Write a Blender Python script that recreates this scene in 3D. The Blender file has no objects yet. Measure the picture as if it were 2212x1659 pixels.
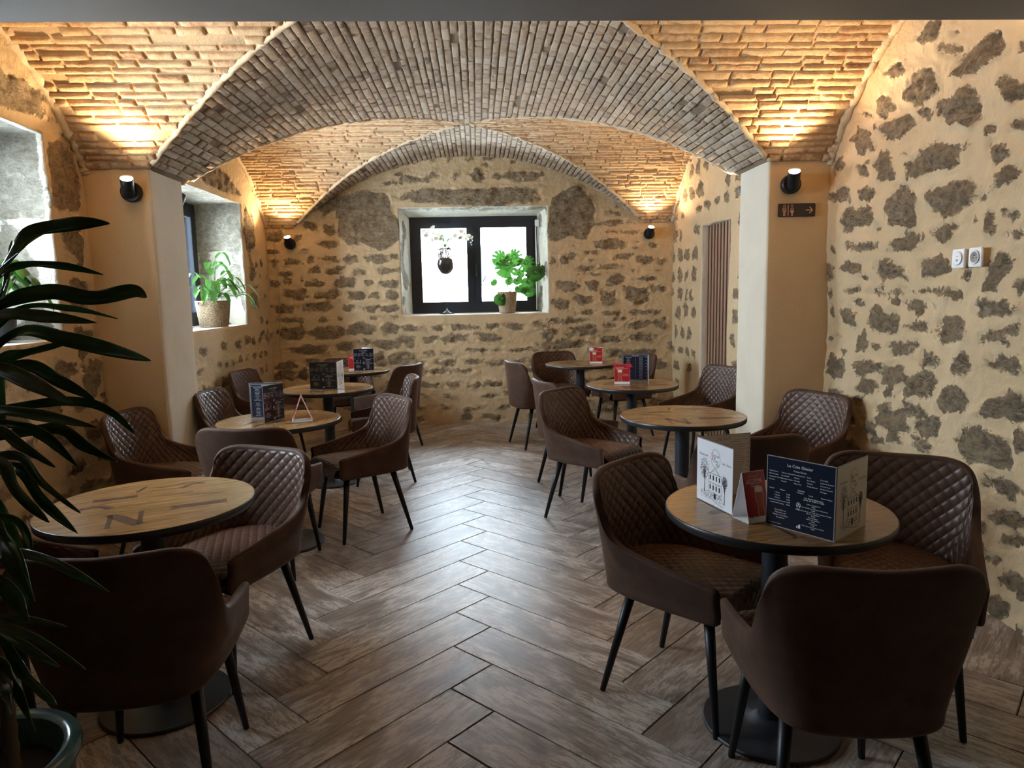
import bpy, bmesh, math, random
import numpy as np
from mathutils import Vector, Matrix, noise
PI = math.pi
SC = bpy.context.scene
COL = SC.collection
RNG = random.Random(7)

DATA = {"right":[[3.514,2.679,-0.073,0.029,-0.048,-0.04],[3.356,2.554,-0.081,-0.027,-0.003,-0.035],[3.338,2.628,-0.015,0.007,-0.02,-0.017],[3.16,2.457,-0.139,0.042,-0.063,-0.062],[3.79,2.593,-0.072,0.013,-0.044,-0.041],[3.567,2.441,-0.107,0.036,-0.093,-0.078],[2.906,2.43,-0.026,-0.009,-0.003,-0.031],[3.249,2.259,-0.134,-0.002,-0.053,-0.094],[2.928,2.258,-0.06,0.009,-0.055,-0.076],[3.873,2.429,-0.082,0.005,-0.055,-0.062],[3.508,2.297,-0.059,-0.027,0.014,-0.023],[3.742,2.282,-0.148,-0.003,-0.041,-0.066],[4.074,2.292,-0.085,0.014,-0.096,-0.087],[4.048,2.429,-0.011,0.008,-0.055,-0.03],[3.933,2.332,-0.029,-0.007,-0.002,-0.019],[2.895,2.109,-0.048,0.002,-0.016,-0.03],[3.05,2.121,-0.036,0.007,-0.02,-0.026],[3.425,2.067,-0.22,0.004,-0.038,-0.068],[2.984,2.014,-0.069,-0.0,-0.021,-0.049],[3.835,2.106,-0.108,-0.003,-0.043,-0.083],[4.059,2.112,-0.069,-0.012,-0.003,-0.04],[2.915,1.91,-0.096,0.022,-0.026,-0.036],[3.935,2.212,-0.024,-0.005,-0.001,-0.013],[3.648,2.138,-0.02,-0.004,-0.001,-0.012],[3.99,2.155,-0.03,-0.006,-0.001,-0.013],[4.274,2.009,-0.137,-0.007,-0.021,-0.051],[3.988,1.983,-0.092,-0.013,-0.004,-0.046],[3.666,1.866,-0.141,-0.017,-0.009,-0.11],[3.286,1.864,-0.16,0.021,-0.054,-0.082],[3.066,1.834,-0.022,-0.003,-0.002,-0.02],[4.317,2.205,-0.072,0.008,-0.045,-0.044],[4.089,1.85,-0.197,0.017,-0.044,-0.062],[3.859,1.775,-0.029,-0.003,-0.002,-0.026],[3.619,1.681,-0.127,0.027,-0.041,-0.049],[3.323,1.704,-0.095,0.008,-0.023,-0.047],[3.132,1.74,-0.038,-0.004,-0.001,-0.016],[3.005,1.712,-0.055,0.002,-0.017,-0.051],[2.879,1.733,-0.033,0.011,-0.024,-0.03],[2.846,1.663,-0.051,0.014,-0.019,-0.028],[4.025,1.683,-0.195,-0.013,-0.002,-0.03],[4.32,1.681,-0.036,-0.002,-0.002,-0.033],[4.119,1.573,-0.111,-0.014,0.01,-0.037],[3.986,1.507,-0.042,-0.016,0.017,-0.013],[3.733,1.539,-0.163,-0.019,0.008,-0.053],[3.397,1.545,-0.125,0.017,-0.027,-0.054],[3.141,1.503,-0.038,-0.01,0.012,-0.027],[2.944,1.503,-0.066,-0.019,0.032,-0.077],[2.8,1.446,-0.025,-0.016,0.024,-0.024],[4.382,1.546,-0.075,-0.002,-0.004,-0.059],[4.121,1.434,-0.114,0.016,-0.012,-0.02],[3.876,1.423,-0.077,-0.0,-0.003,-0.033],[3.681,1.425,-0.09,0.004,-0.004,-0.019],[4.037,1.362,-0.067,-0.012,0.017,-0.029],[3.451,1.43,-0.085,-0.0,-0.001,-0.015],[3.246,1.413,-0.079,-0.009,0.006,-0.035],[4.387,1.413,-0.03,-0.0,-0.003,-0.037],[4.142,1.279,-0.116,-0.018,0.033,-0.054],[3.805,1.264,-0.142,-0.009,0.017,-0.074],[3.492,1.347,-0.121,0.002,-0.003,-0.039],[3.698,1.372,-0.054,0.001,-0.002,-0.019],[3.502,1.245,-0.122,0.006,-0.003,-0.033],[3.222,1.241,-0.12,0.006,-0.006,-0.069],[2.943,1.347,-0.126,0.016,-0.015,-0.052],[2.925,1.231,-0.082,-0.006,0.006,-0.043],[2.821,1.257,-0.038,0.013,-0.012,-0.02],[4.364,1.302,-0.037,0.001,-0.003,-0.044],[4.005,1.125,-0.057,0.004,-0.005,-0.062],[3.851,1.116,-0.051,-0.006,0.016,-0.029],[3.613,1.127,-0.135,0.01,-0.004,-0.044],[3.375,1.087,-0.082,0.008,-0.005,-0.053],[3.127,1.083,-0.075,0.008,-0.005,-0.06],[2.847,1.116,-0.131,-0.008,0.007,-0.037],[4.381,1.129,-0.038,0.002,-0.002,-0.022],[4.208,1.06,-0.049,0.004,-0.002,-0.022],[4.279,1.158,-0.062,-0.008,0.011,-0.018],[4.277,0.943,-0.11,-0.009,0.04,-0.067],[3.944,0.993,-0.142,0.008,0.004,-0.052],[3.709,0.991,-0.082,0.009,-0.004,-0.045],[3.922,0.872,-0.138,-0.002,0.017,-0.046],[3.722,0.872,-0.061,0.009,-0.003,-0.036],[3.476,0.937,-0.16,0.012,0.003,-0.058],[3.176,0.906,-0.109,0.017,-0.006,-0.07],[2.85,0.929,-0.141,0.004,0.009,-0.068],[3.67,0.726,-0.173,0.013,0.014,-0.067],[3.349,0.752,-0.109,0.021,-0.006,-0.067],[2.982,0.729,-0.163,0.004,0.024,-0.092],[2.751,0.8,-0.05,0.011,-0.005,-0.052],[3.78,0.589,-0.092,0.019,-0.002,-0.022],[2.863,0.581,-0.131,-0.02,0.022,-0.04],[2.725,0.706,-0.025,0.006,-0.002,-0.019],[2.814,0.449,-0.111,0.005,0.013,-0.04],[2.94,0.371,-0.038,0.013,-0.004,-0.039],[2.968,0.464,-0.042,0.002,0.008,-0.023],[2.778,0.357,-0.078,0.017,0.005,-0.039],[2.95,0.272,-0.064,0.002,0.012,-0.028],[2.87,0.244,-0.044,0.005,0.006,-0.019],[2.746,0.195,-0.061,-0.002,0.024,-0.05],[2.813,0.044,-0.082,-0.011,0.03,-0.048],[2.682,0.167,-0.041,0.012,0.003,-0.028],[2.668,0.022,-0.024,0.012,-0.003,-0.026]],"back":[[-1.09,2.269,0.267,-0.004,-0.014,-0.3],[-2.171,2.122,0.1,-0.002,-0.004,-0.063],[-1.559,2.439,0.124,0.081,0.044,-0.067],[-1.398,2.364,0.088,0.068,0.072,-0.091],[-1.771,2.234,0.091,-0.001,-0.003,-0.054],[-1.591,2.186,0.073,-0.001,-0.003,-0.054],[-1.944,2.1,0.055,-0.001,-0.002,-0.036],[-1.599,2.031,0.129,-0.002,-0.002,-0.046],[-2.199,1.959,0.082,-0.001,-0.002,-0.032],[-1.896,1.972,0.073,-0.001,-0.001,-0.023],[-1.617,1.875,0.11,-0.002,-0.002,-0.041],[-1.368,1.871,0.083,-0.001,-0.003,-0.064],[-1.072,1.866,0.139,-0.002,-0.003,-0.06],[-0.885,1.881,0.056,-0.001,-0.002,-0.037],[-2.198,1.831,0.055,-0.001,-0.003,-0.055],[-1.995,1.855,0.101,-0.002,-0.002,-0.041],[-1.81,1.87,0.046,-0.001,-0.002,-0.037],[-1.789,1.75,0.083,-0.002,-0.003,-0.046],[-1.559,1.746,0.101,0.016,0.006,-0.046],[-1.282,1.726,0.083,-0.002,-0.002,-0.042],[-0.966,1.738,0.13,-0.002,-0.002,-0.046],[-2.095,1.719,0.101,-0.002,-0.002,-0.037],[-2.211,1.62,0.055,-0.001,-0.003,-0.046],[-2.081,1.645,0.055,-0.001,-0.003,-0.046],[-1.925,1.642,0.018,-0.0,-0.002,-0.037],[-1.77,1.611,0.111,-0.002,-0.003,-0.046],[-1.436,1.608,0.139,-0.003,-0.003,-0.06],[-1.186,1.609,0.056,-0.001,-0.002,-0.042],[-0.972,1.595,0.121,-0.002,-0.002,-0.046],[-1.998,1.495,0.148,-0.003,-0.004,-0.06],[-1.638,1.484,0.139,-0.003,-0.003,-0.051],[-1.322,1.472,0.102,-0.002,-0.002,-0.051],[-1.117,1.468,0.065,-0.001,-0.002,-0.047],[-0.94,1.459,0.084,-0.002,-0.003,-0.065],[-2.118,1.34,0.138,-0.003,-0.003,-0.056],[-1.756,1.356,0.185,-0.004,-0.003,-0.061],[-1.422,1.334,0.093,-0.002,-0.003,-0.051],[-1.199,1.325,0.107,-0.002,-0.002,-0.047],[-0.956,1.315,0.103,-0.002,-0.002,-0.056],[-2.052,1.213,0.176,-0.004,-0.002,-0.033],[-1.689,1.218,0.084,-0.002,-0.002,-0.037],[-1.512,1.214,0.037,-0.001,-0.002,-0.038],[-1.138,1.219,0.098,-0.002,-0.001,-0.026],[-0.931,1.233,0.056,-0.001,-0.001,-0.024],[-2.061,1.067,0.158,-0.004,-0.005,-0.085],[-1.679,1.067,0.196,-0.005,-0.005,-0.089],[-1.312,1.1,0.154,-0.004,-0.004,-0.075],[-0.975,1.089,0.118,-0.003,-0.003,-0.066],[-1.848,0.882,0.233,-0.006,-0.004,-0.071],[-1.462,0.92,0.131,-0.003,-0.003,-0.066],[-1.244,0.953,0.056,-0.001,-0.002,-0.038],[-1.01,0.919,0.156,-0.004,-0.002,-0.057],[-0.755,0.922,0.057,-0.001,-0.002,-0.057],[-1.12,0.779,0.066,-0.002,-0.003,-0.076],[-0.932,0.745,0.085,-0.002,-0.003,-0.067],[-0.751,0.769,0.057,-0.001,-0.001,-0.038],[-2.144,0.614,0.103,-0.003,-0.005,-0.076],[-2.195,0.691,0.075,-0.002,-0.002,-0.038],[-1.957,0.609,0.056,-0.001,-0.005,-0.086],[-0.889,2.672,0.11,0.008,0.001,-0.027],[-0.658,2.696,0.046,-0.001,-0.001,-0.027],[-0.812,2.77,0.055,0.004,0.001,-0.018],[1.061,2.309,0.246,-0.004,-0.003,-0.285],[1.573,2.388,0.029,-0.017,-0.01,-0.016],[1.516,2.317,0.085,-0.008,-0.003,-0.032],[1.534,2.213,0.171,0.006,0.002,-0.035],[1.496,2.117,0.124,-0.002,-0.0,-0.02],[1.706,2.105,0.115,-0.002,0.0,-0.033],[1.505,1.987,0.191,-0.013,-0.004,-0.065],[1.802,2.004,0.048,-0.001,0.0,-0.013],[1.773,1.94,0.077,-0.001,0.0,-0.026],[1.985,1.96,0.057,-0.011,-0.006,-0.032],[1.086,1.972,0.043,-0.001,-0.0,-0.02],[1.066,1.864,0.041,-0.024,-0.024,-0.04],[0.98,1.819,0.041,0.023,0.028,-0.049],[0.856,1.812,0.033,-0.001,-0.001,-0.056],[1.304,1.888,0.105,-0.002,-0.0,-0.023],[1.266,1.814,0.096,-0.002,-0.0,-0.028],[1.62,1.849,0.125,-0.002,-0.0,-0.037],[1.899,1.802,0.116,-0.002,0.0,-0.056],[2.072,1.781,0.048,-0.001,0.0,-0.038],[1.208,1.716,0.096,-0.002,-0.0,-0.033],[1.495,1.735,0.163,0.008,0.002,-0.036],[1.361,1.653,0.153,-0.003,-0.0,-0.019],[1.755,1.687,0.039,-0.001,0.0,-0.021],[1.9,1.595,0.145,-0.003,0.0,-0.03],[2.044,1.681,0.087,-0.002,0.0,-0.017],[1.562,1.583,0.123,0.019,0.011,-0.061],[1.015,1.527,0.142,0.022,0.011,-0.065],[1.302,1.531,0.067,-0.001,-0.0,-0.061],[1.794,1.407,0.153,-0.03,-0.018,-0.103],[2.036,1.479,0.107,-0.002,0.0,-0.048],[1.929,1.424,0.021,-0.0,0.0,-0.021],[1.475,1.386,0.101,-0.002,-0.0,-0.086],[1.186,1.373,0.125,-0.003,-0.0,-0.057],[0.946,1.336,0.106,-0.002,-0.001,-0.066],[1.127,1.231,0.029,-0.001,-0.0,-0.029],[1.233,1.225,0.106,-0.002,-0.0,-0.029],[1.523,1.217,0.102,-0.002,-0.0,-0.036],[1.862,1.221,0.194,-0.004,0.0,-0.038],[1.03,1.138,0.231,-0.005,-0.0,-0.036],[1.629,1.147,0.116,-0.003,-0.0,-0.024],[1.804,1.073,0.145,0.017,0.008,-0.053],[2.077,1.086,0.086,0.013,0.011,-0.057],[1.494,1.07,0.097,-0.002,-0.0,-0.029],[0.797,1.009,0.116,-0.003,-0.001,-0.048],[1.174,1.02,0.193,0.006,0.003,-0.062],[1.474,0.926,0.175,-0.004,-0.0,-0.048],[1.863,0.94,0.205,-0.005,0.0,-0.048],[1.008,0.879,0.271,-0.006,-0.001,-0.058],[0.737,0.857,0.077,-0.002,-0.001,-0.038],[1.298,0.795,0.097,-0.002,-0.0,-0.039],[1.571,0.759,0.136,0.008,0.005,-0.058],[1.864,0.762,0.196,-0.005,0.0,-0.049],[2.022,0.641,0.108,-0.003,0.0,-0.049],[2.197,0.831,0.059,-0.001,0.001,-0.058],[1.866,0.272,0.128,-0.004,0.0,-0.049],[1.432,0.106,0.157,-0.005,-0.0,-0.049],[0.001,2.515,0.784,-0.011,-0.003,-0.104],[-1.341,2.263,0.15,-0.002,-0.013,-0.271],[0.032,2.746,0.045,-0.001,-0.002,-0.088],[0.436,2.731,0.101,-0.001,-0.001,-0.064],[0.639,2.719,0.102,-0.001,-0.001,-0.059],[-0.622,2.705,0.1,-0.001,-0.001,-0.034],[0.136,2.857,0.05,-0.001,-0.001,-0.024]],"leaves":[[[[-0.903,1.3,1.422],[-0.835,1.27,1.494],[-0.772,1.24,1.543],[-0.717,1.21,1.568],[-0.651,1.18,1.578],[-0.574,1.15,1.579]],0.025],[[[-0.905,1.3,1.406],[-0.838,1.287,1.503],[-0.781,1.275,1.522],[-0.719,1.263,1.52],[-0.642,1.25,1.504]],0.011],[[[-0.907,1.3,1.389],[-0.826,1.26,1.454],[-0.714,1.22,1.474],[-0.626,1.18,1.463],[-0.54,1.14,1.472],[-0.504,1.1,1.463]],0.016],[[[-0.944,1.35,1.37],[-0.879,1.4,1.446],[-0.816,1.45,1.444],[-0.748,1.5,1.422]],0.009],[[[-0.907,1.3,1.389],[-0.81,1.233,1.437],[-0.694,1.167,1.435],[-0.582,1.1,1.426]],0.012],[[[-0.913,1.3,1.339],[-0.781,1.238,1.408],[-0.667,1.175,1.396],[-0.563,1.112,1.38],[-0.483,1.05,1.37]],0.015],[[[-0.99,1.4,1.276],[-0.952,1.433,1.34],[-0.917,1.467,1.355],[-0.847,1.5,1.376]],0.016],[[[-0.881,1.25,1.32],[-0.776,1.167,1.35],[-0.669,1.083,1.335],[-0.571,1.0,1.316]],0.015],[[[-0.95,1.35,1.317],[-0.815,1.3,1.344],[-0.732,1.25,1.32],[-0.65,1.2,1.295]],0.014],[[[-0.994,1.4,1.239],[-0.835,1.375,1.266],[-0.743,1.35,1.268],[-0.681,1.325,1.248],[-0.637,1.3,1.214]],0.011],[[[-0.886,1.25,1.271],[-0.794,1.183,1.283],[-0.681,1.117,1.28],[-0.57,1.05,1.273]],0.011],[[[-0.925,1.3,1.238],[-0.829,1.267,1.243],[-0.755,1.233,1.225],[-0.688,1.2,1.179]],0.011],[[[-0.964,1.35,1.194],[-0.844,1.312,1.22],[-0.751,1.275,1.231],[-0.689,1.237,1.205],[-0.623,1.2,1.186]],0.013],[[[-0.891,1.25,1.23],[-0.809,1.2,1.245],[-0.742,1.15,1.226],[-0.666,1.1,1.203]],0.01],[[[-0.933,1.3,1.169],[-0.806,1.233,1.194],[-0.73,1.167,1.164],[-0.635,1.1,1.128]],0.01],[[[-0.898,1.25,1.172],[-0.797,1.183,1.189],[-0.736,1.117,1.162],[-0.653,1.05,1.13]],0.014],[[[-0.973,1.35,1.122],[-0.845,1.283,1.162],[-0.764,1.217,1.118],[-0.671,1.15,1.078]],0.012],[[[-0.952,1.3,1.002],[-0.81,1.217,1.024],[-0.694,1.133,1.031],[-0.576,1.05,1.017]],0.01],[[[-0.87,1.2,1.111],[-0.783,1.133,1.09],[-0.72,1.067,1.074],[-0.654,1.0,1.027]],0.02],[[[-0.929,1.25,0.898],[-0.846,1.2,0.914],[-0.759,1.15,0.93],[-0.675,1.1,0.94]],0.008],[[[-0.929,1.25,0.898],[-0.824,1.167,0.916],[-0.711,1.083,0.929],[-0.593,1.0,0.919]],0.009],[[[-0.966,1.3,0.884],[-0.872,1.233,0.879],[-0.783,1.167,0.873],[-0.693,1.1,0.872]],0.011],[[[-0.964,1.3,0.903],[-0.887,1.263,0.845],[-0.835,1.225,0.8],[-0.782,1.188,0.784],[-0.735,1.15,0.777]],0.014],[[[-0.945,1.3,1.064],[-0.878,1.3,1.063],[-0.852,1.3,1.034],[-0.844,1.3,0.975]],0.008],[[[-0.937,1.25,0.836],[-0.841,1.2,0.821],[-0.791,1.15,0.807],[-0.742,1.1,0.76]],0.015],[[[-0.939,1.25,0.818],[-0.859,1.2,0.798],[-0.811,1.15,0.8],[-0.774,1.1,0.792]],0.013],[[[-0.885,1.2,0.987],[-0.816,1.167,0.99],[-0.767,1.133,0.971],[-0.732,1.1,0.949]],0.015],[[[-0.946,1.35,1.352],[-0.885,1.333,1.429],[-0.841,1.317,1.504],[-0.819,1.3,1.568]],0.018]]}
WORLD, EXPO, SPOT = 25.0, 1.15, 30.0

# ------------------------------------------------------------------ helpers
def mesh_obj(name, verts, faces, mats, parent=None, smooth=True, mi=None, attrs=None):
    me = bpy.data.meshes.new(name)
    me.from_pydata([tuple(v) for v in verts], [], faces)
    for m in (mats if isinstance(mats, (list, tuple)) else [mats]):
        me.materials.append(m)
    if mi is not None:
        me.polygons.foreach_set('material_index', list(mi))
    me.polygons.foreach_set('use_smooth', [smooth] * len(me.polygons))
    for k, vals in (attrs or {}).items():
        a = me.attributes.new(k, 'FLOAT', 'POINT')
        a.data.foreach_set('value', np.asarray(vals, dtype=np.float32))
    me.update()
    o = bpy.data.objects.new(name, me)
    COL.objects.link(o)
    if parent is not None:
        o.parent = parent
    return o

class MB:
    """collects simple shapes into one mesh"""
    def __init__(s): s.v = []; s.f = []; s.m = []
    def add(s, v, f, m=0):
        b = len(s.v); s.v += [tuple(x) for x in v]; s.f += [[i + b for i in q] for q in f]; s.m += [m] * len(f)
    def box(s, x0, x1, y0, y1, z0, z1, m=0):
        v = [(x, y, z) for z in (z0, z1) for y in (y0, y1) for x in (x0, x1)]
        s.add(v, [(0, 2, 3, 1), (4, 5, 7, 6), (0, 1, 5, 4), (2, 6, 7, 3), (0, 4, 6, 2), (1, 3, 7, 5)], m)
    def rbox(s, x0, x1, y0, y1, z0, z1, r=.004, m=0):
        """box with bevelled edges"""
        bm = bmesh.new(); bmesh.ops.create_cube(bm, size=1)
        for v in bm.verts:
            v.co = Vector(((x0 + x1) / 2 + v.co.x * (x1 - x0), (y0 + y1) / 2 + v.co.y * (y1 - y0), (z0 + z1) / 2 + v.co.z * (z1 - z0)))
        bmesh.ops.bevel(bm, geom=bm.edges[:], offset=r, segments=2, affect='EDGES')
        bm.verts.index_update()
        s.add([v.co[:] for v in bm.verts], [[v.index for v in f.verts] for f in bm.faces], m); bm.free()
    def lathe(s, prof, cx=0, cy=0, n=48, m=0, ax='z', cap=True):
        b = []
        for r, z in prof:
            for i in range(n):
                a = 2 * PI * i / n
                p = (cx + r * math.cos(a), cy + r * math.sin(a), z)
                b.append(p)
        f = []
        for k in range(len(prof) - 1):
            for i in range(n):
                j = (i + 1) % n
                f.append((k * n + i, k * n + j, (k + 1) * n + j, (k + 1) * n + i))
        if cap:
            f.append(tuple(range(n))[::-1]); f.append(tuple((len(prof) - 1) * n + i for i in range(n)))
        s.add(b, f, m)
    def tube(s, pts, rad, n=10, m=0, cap=True):
        pts = [Vector(p) for p in pts]
        rads = rad if isinstance(rad, (list, tuple)) else [rad] * len(pts)
        up = None; v = []
        for i, p in enumerate(pts):
            t = (pts[min(i + 1, len(pts) - 1)] - pts[max(i - 1, 0)]).normalized()
            if up is None:
                up = t.orthogonal().normalized()
            up = (up - t * up.dot(t)).normalized(); w = t.cross(up)
            for k in range(n):
                a = 2 * PI * k / n
                v.append(p + (up * math.cos(a) + w * math.sin(a)) * rads[i])
        f = []
        for i in range(len(pts) - 1):
            for k in range(n):
                j = (k + 1) % n
                f.append((i * n + k, i * n + j, (i + 1) * n + j, (i + 1) * n + k))
        if cap:
            f.append(tuple(range(n))[::-1]); f.append(tuple((len(pts) - 1) * n + k for k in range(n)))
        s.add(v, f, m)
    def xf(s, M):
        s.v = [tuple(M @ Vector(p)) for p in s.v]; return s
    def build(s, name, mats, parent=None, smooth=True):
        return mesh_obj(name, s.v, s.f, mats, parent, smooth, s.m)

def auto(o, deg=35):
    """smooth shading with sharp edges above an angle"""
    me = o.data
    bm = bmesh.new(); bm.from_mesh(me)
    for e in bm.edges:
        if len(e.link_faces) == 2 and e.calc_face_angle(0) > math.radians(deg):
            e.smooth = False
    bm.to_mesh(me); bm.free()
    return o

def thing(name, label, cat, loc=(0, 0, 0), rz=0, group=None):
    o = bpy.data.objects.new(name, None); COL.objects.link(o)
    o.empty_display_size = .05
    o.location = loc; o.rotation_euler = (0, 0, rz)
    tag(o, label, cat, group); return o

def tag(o, label, cat, group=None):
    o['label'] = label; o['category'] = cat
    if group: o['group'] = group
    return o

def struct(o):
    o['kind'] = 'structure'; return o

def copy_tree(o, parent=None):
    c = o.copy(); COL.objects.link(c)
    if parent is not None: c.parent = parent
    for ch in list(o.children): copy_tree(ch, c)
    return c

# ------------------------------------------------------------------ materials
class NT:
    def __init__(s, name, rough=.5, **kw):
        s.mat = bpy.data.materials.new(name); s.mat.use_nodes = True
        s.t = s.mat.node_tree; s.b = s.t.nodes['Principled BSDF']
        s.b.inputs['Roughness'].default_value = rough
        for k, v in kw.items():
            s.b.inputs[k].default_value = v
    def n(s, typ, **kw):
        x = s.t.nodes.new(typ)
        for k, v in kw.items():
            if k.startswith('_'): setattr(x, k[1:], v)
            else:
                x.inputs[k if not k[1:].isdigit() else int(k[1:])].default_value = v
        return x
    def l(s, a, b): s.t.links.new(a, b)
    def mix(s, f, a, b, blend='MIX'):
        x = s.t.nodes.new('ShaderNodeMix'); x.data_type = 'RGBA'; x.blend_type = blend
        for sock, v in ((x.inputs[0], f), (x.inputs[6], a), (x.inputs[7], b)):
            if hasattr(v, 'is_output'): s.l(v, sock)
            elif isinstance(v, (tuple, list)): sock.default_value = (*v[:3], 1)
            else: sock.default_value = v
        return x.outputs[2]
    def math(s, op, a, b=0, c=None, clamp=False):
        x = s.t.nodes.new('ShaderNodeMath'); x.operation = op; x.use_clamp = clamp
        for i, v in enumerate((a, b, c)):
            if v is None: continue
            if hasattr(v, 'is_output'): s.l(v, x.inputs[i])
            else: x.inputs[i].default_value = v
        return x.outputs[0]
    def ramp(s, f, stops):
        x = s.t.nodes.new('ShaderNodeValToRGB'); s.l(f, x.inputs[0])
        while len(x.color_ramp.elements) < len(stops): x.color_ramp.elements.new(.5)
        for e, (p, c) in zip(x.color_ramp.elements, stops):
            e.position = p; e.color = (*c, 1) if isinstance(c, tuple) else (c, c, c, 1)
        return x.outputs[0]
    def noise(s, vec=None, scale=5, detail=4, rough=.55, dist=0):
        x = s.t.nodes.new('ShaderNodeTexNoise')
        x.inputs['Scale'].default_value = scale; x.inputs['Detail'].default_value = detail
        x.inputs['Roughness'].default_value = rough; x.inputs['Distortion'].default_value = dist
        if vec is not None: s.l(vec, x.inputs['Vector'])
        return x.outputs[0]
    def obj(s, scale=None):
        x = s.t.nodes.new('ShaderNodeTexCoord').outputs['Object']
        if scale:
            m = s.t.nodes.new('ShaderNodeMapping'); m.inputs['Scale'].default_value = scale
            s.l(x, m.inputs[0]); x = m.outputs[0]
        return x
    def attr(s, name):
        x = s.t.nodes.new('ShaderNodeAttribute'); x.attribute_name = name; return x.outputs['Fac']
    def col(s, c): s.l(c, s.b.inputs['Base Color']); return s
    def rgh(s, c): s.l(c, s.b.inputs['Roughness']); return s
    def bump(s, h, strength=.5, dist=.01, prev=None):
        x = s.t.nodes.new('ShaderNodeBump'); x.inputs['Strength'].default_value = strength
        x.inputs['Distance'].default_value = dist
        s.l(h, x.inputs['Height'])
        if prev is not None: s.l(prev, x.inputs['Normal'])
        s.l(x.outputs[0], s.b.inputs['Normal']); return x.outputs[0]

def plain(name, c, rough=.5, **kw):
    m = NT(name, rough, **kw); m.b.inputs['Base Color'].default_value = (*c, 1); return m.mat

def mat_stone(name, plaster=(.55, .405, .23), seed=0., stone1=(.125, .084, .048), stone2=(.66, .52, .35)):
    m = NT(name, .9); o = m.obj()
    mp = m.n('ShaderNodeMapping'); mp.inputs['Location'].default_value = (seed, seed * 2, 0); m.l(o, mp.inputs[0]); o = mp.outputs[0]
    n1 = m.noise(o, 24, 7, .78, .5); n2 = m.noise(o, 8, 3, .5)
    sd = m.attr('sdf')
    e = m.math('ADD', sd, m.math('MULTIPLY', m.math('SUBTRACT', n1, .5), .105))
    e = m.math('ADD', e, m.math('MULTIPLY', m.math('SUBTRACT', n2, .5), .075))
    mask = m.math('MULTIPLY', m.math('ADD', e, -.006), 90, clamp=True)
    # stone
    sm = m.n('ShaderNodeMapping'); sm.inputs['Scale'].default_value = (1, 1, 1.7); m.l(o, sm.inputs[0]); s1 = m.noise(sm.outputs[0], 15, 10, .78, 1.6); s2 = m.noise(o, 90, 5, .75)
    s3 = m.noise(o, 5, 3, .5)
    tint = m.attr('tint')
    f = m.ramp(s1, [(.40, 0.), (.5, .4), (.60, 1.)])
    sc = m.mix(f, stone1, stone2)
    sc = m.mix(m.ramp(s3, [(.42, 0.), (.7, .4)]), sc, (.38, .30, .22))
    sc = m.mix(m.math('MULTIPLY', tint, .5), sc, (.30, .215, .125))
    sc = m.mix(m.ramp(m.noise(o, 17, 6, .7), [(.46, 0.), (.62, .7)]), sc, plaster)
    # mortar
    p1 = m.noise(o, 3, 4, .6); p2 = m.noise(o, 60, 4, .7); p3 = m.noise(o, 14, 4, .6)
    pc = m.mix(m.ramp(p1, [(.3, 0.), (.72, 1.)]), plaster, tuple(c * f2 for c, f2 in zip(plaster, (1.1, 1.12, 1.2))))
    pc = m.mix(m.ramp(p3, [(.45, 0.), (.8, .35)]), pc, (.45, .36, .25))
    m.col(m.mix(mask, pc, sc))
    hs = m.math('ADD', m.math('MULTIPLY', s1, 1.0), m.math('MULTIPLY', s2, .3))
    hp = m.math('ADD', m.math('MULTIPLY', p2, .10), m.math('MULTIPLY', p3, .42))
    hp = m.math('ADD', hp, .52)
    x = m.n('ShaderNodeMix'); x.data_type = 'FLOAT'
    m.l(mask, x.inputs[0]); m.l(hp, x.inputs[2]); m.l(hs, x.inputs[3])
    m.bump(x.outputs[0], 1., .034)
    return m.mat

def mat_plaster(name, c, c2, rough=.85, bs=.35, scale=70):
    m = NT(name, rough); o = m.obj()
    f = m.ramp(m.noise(o, 2.2, 5, .6, .5), [(.3, 0.), (.7, 1.)])
    m.col(m.mix(f, c, c2))
    h = m.math('ADD', m.noise(o, scale, 4, .65), m.math('MULTIPLY', m.noise(o, 9, 3), .8))
    m.bump(h, bs, .006)
    return m.mat

def mat_brick(name, cols, mortar, smear=.35, dark=None):
    """per brick tint picks a colour, mortar smeared over it by noise"""
    m = NT(name, .9); o = m.obj(); t = m.attr('tint')
    n = len(cols); base = m.ramp(t, [(i / (n - 1), c) for i, c in enumerate(cols)])
    n1 = m.noise(o, 22, 6, .7, .3); n2 = m.noise(o, 90, 4, .7)
    base = m.mix(m.ramp(n2, [(.3, .0), (.75, .45)]), base, tuple(c * .55 for c in mortar))
    c = m.mix(m.ramp(n1, [(.5 - smear * .3, 0.), (.86 - smear * .4, 1.)]), base, mortar)
    m.col(c)
    h = m.math('ADD', m.noise(o, 38, 6, .72, .4), m.math('MULTIPLY', n2, .35))
    m.bump(h, .8, .012)
    return m.mat

M = {}
M['stone'] = mat_stone('stone_wall')
M['stone_l'] = mat_stone('stone_wall_side', plaster=(.52, .385, .225), seed=3.)
M['reveal'] = mat_stone('window_reveal_plaster', plaster=(.70, .66, .54), seed=9., stone1=(.36, .32, .24), stone2=(.6, .56, .45))
M['sill'] = mat_plaster('sill_plaster', (.80, .78, .74), (.74, .72, .67), .6, .12)
M['pillar'] = mat_plaster('ochre_plaster', (.58, .43, .25), (.52, .38, .22), .85, .4, 90)
M['pillar2'] = mat_plaster('pale_plaster', (.66, .59, .47), (.58, .51, .40), .85, .35, 60)
M['beam'] = mat_plaster('grey_beam_paint', (.24, .205, .18), (.22, .185, .16), .7, .05)
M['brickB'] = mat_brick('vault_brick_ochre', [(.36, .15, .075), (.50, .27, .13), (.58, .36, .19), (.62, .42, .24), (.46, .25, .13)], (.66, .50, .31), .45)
M['mortarB'] = mat_plaster('vault_mortar_ochre', (.50, .36, .21), (.40, .27, .15), .9, .9, 60)
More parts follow.
